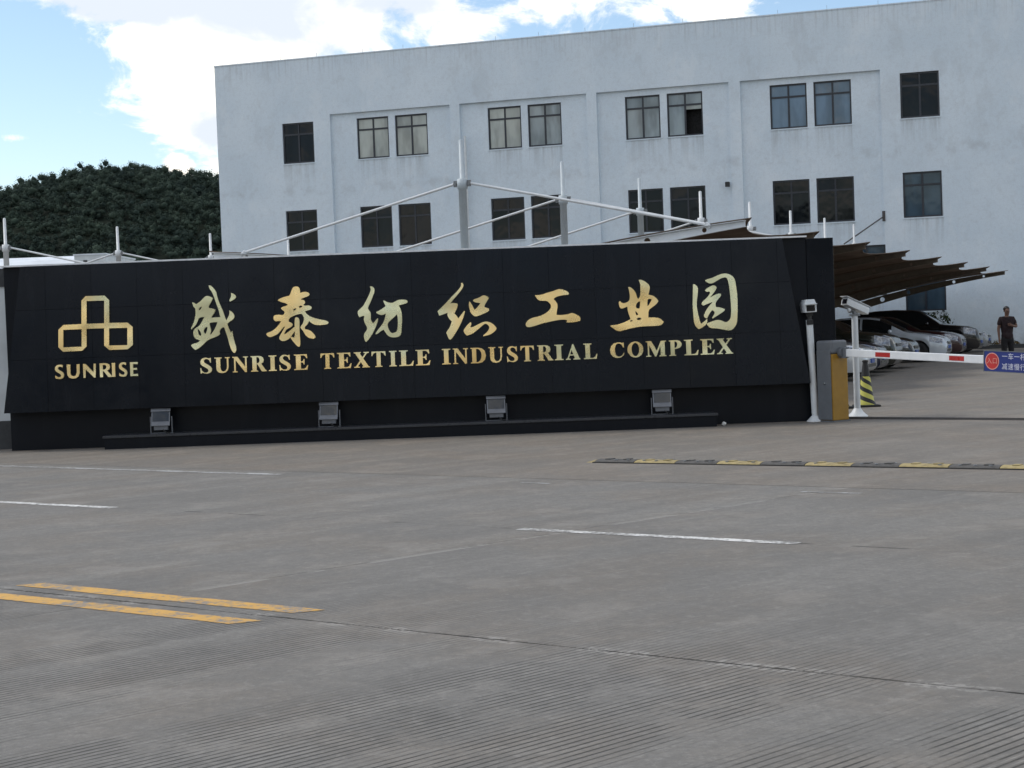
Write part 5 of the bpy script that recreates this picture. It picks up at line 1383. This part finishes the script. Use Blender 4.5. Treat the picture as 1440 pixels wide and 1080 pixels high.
# faces -Y; his right arm hangs (viewer left), his left forearm is folded to the chest
sk_v, sk_e, sk_r = [], [], []
def vx(p, r_, parent=None):
    sk_v.append(p); sk_r.append(r_)
    if parent is not None: sk_e.append((parent, len(sk_v) - 1))
    return len(sk_v) - 1
pel = vx((0, 0, .84), (.13, .10)); wst = vx((0, 0, .98), (.125, .09), pel); chs = vx((0, .01, 1.18), (.145, .10), wst); nk0 = vx((0, .01, 1.315), (.075, .065), chs)
nk = vx((0, 0, 1.365), .048, nk0); hd0 = vx((0, -.015, 1.43), (.066, .074), nk); hd1 = vx((0, -.01, 1.51), (.074, .086), hd0); hd2 = vx((0, 0, 1.575), (.052, .06), hd1)
nose_ = vx((.0, -.105, 1.465), .014, hd1)
for s_ in (-1, 1):
    hip = vx((s_ * .085, 0, .78), .092, pel); kn = vx((s_ * .095, -.01, .43), .058, hip); an = vx((s_ * .10, .01, .09), .038, kn); vx((s_ * .115, -.12, .04), .036, an)
def hand(wr, palm, fd, side, parent):
    pv = vx(palm, (.034, .018), parent)
    fdv = Vector(fd).normalized(); sv = Vector(side).normalized()
    for k, ln in enumerate((.060, .070, .066, .050)):
        base = Vector(palm) + fdv * .035 + sv * (.026 - .0175 * k)
        a = vx(tuple(base), .0095, pv); b = vx(tuple(base + fdv * ln * .55 + Vector((0, -.008, 0))), .0085, a); vx(tuple(base + fdv * ln + Vector((0, -.024, 0))), .0075, b)
    tb = Vector(palm) + sv * .036
    a = vx(tuple(tb), .011, pv); vx(tuple(tb + fdv * .035 + sv * .018 + Vector((0, -.012, 0))), .009, a)
sR = vx((-.165, .01, 1.275), .058, chs); eR = vx((-.225, .03, 1.02), .041, sR); wR = vx((-.235, -.02, .80), .028, eR); hand(None, (-.235, -.03, .73), (0, -.05, -1), (.2, -1, 0), wR)
sL = vx((.165, .01, 1.275), .058, chs); eL = vx((.255, -.02, 1.06), .041, sL); wL = vx((.085, -.17, 1.09), .028, eL); hand(None, (.02, -.185, 1.11), (-1, -.05, .25), (.1, 0, 1), wL)
skin_obj('body', sk_v, sk_e, sk_r, MAT['skin'])
skin_obj('shirt', [(0, 0, .70), (0, 0, .86), (0, .01, 1.03), (0, .012, 1.19), (0, .01, 1.312), (-.17, .01, 1.28), (-.215, .025, 1.10), (.17, .01, 1.28), (.228, -.004, 1.12)],
         [(0, 1), (1, 2), (2, 3), (3, 4), (3, 5), (5, 6), (3, 7), (7, 8)], [(.165, .135), (.172, .14), (.16, .125), (.17, .124), (.085, .078), .075, .062, .075, .062], MAT['shirt'], root=2)
skin_obj('trousers', [(0, 0, .97), (0, 0, .84), (-.09, 0, .74), (-.10, -.008, .43), (-.105, .008, .09), (.09, 0, .74), (.10, -.008, .43), (.105, .008, .09)],
         [(0, 1), (1, 2), (2, 3), (3, 4), (1, 5), (5, 6), (6, 7)], [(.13, .10), (.15, .12), .104, .074, .062, .104, .074, .062], MAT['trousers'], root=1)
hm = MB(); hm.ball((0, .012, 1.535), .087, .93, 1.06, .92, 16, 10)
hm.f = [f for f in hm.f if all(not (hm.v[k][1] < -.045 and hm.v[k][2] < 1.555) and hm.v[k][2] > 1.455 for k in f)]; hm.mi = [0] * len(hm.f)
hm.build('hair', MAT['hair'], man, smooth=True)
for s_ in (-1, 1):
    MB().ball((s_ * .028, -.085, 1.500), .0095, 1.2, .6, .7, 8, 6).build('eye', MAT['dark'], man)
    MB().ball((s_ * .074, 0, 1.485), .028, .35, .7, 1.1, 8, 6).build('ear', MAT['skin'], man, smooth=True)
    MB().ball((s_ * .113, -.055, .045), .05, 1.0, 2.5, .9, 12, 8).build('shoe', MAT['shoe'], man, smooth=True)
MB().ball((0, -.086, 1.425), .02, 1.3, .4, .35, 8, 6).build('mouth', plain('lips', (.16, .06, .05), .6), man)
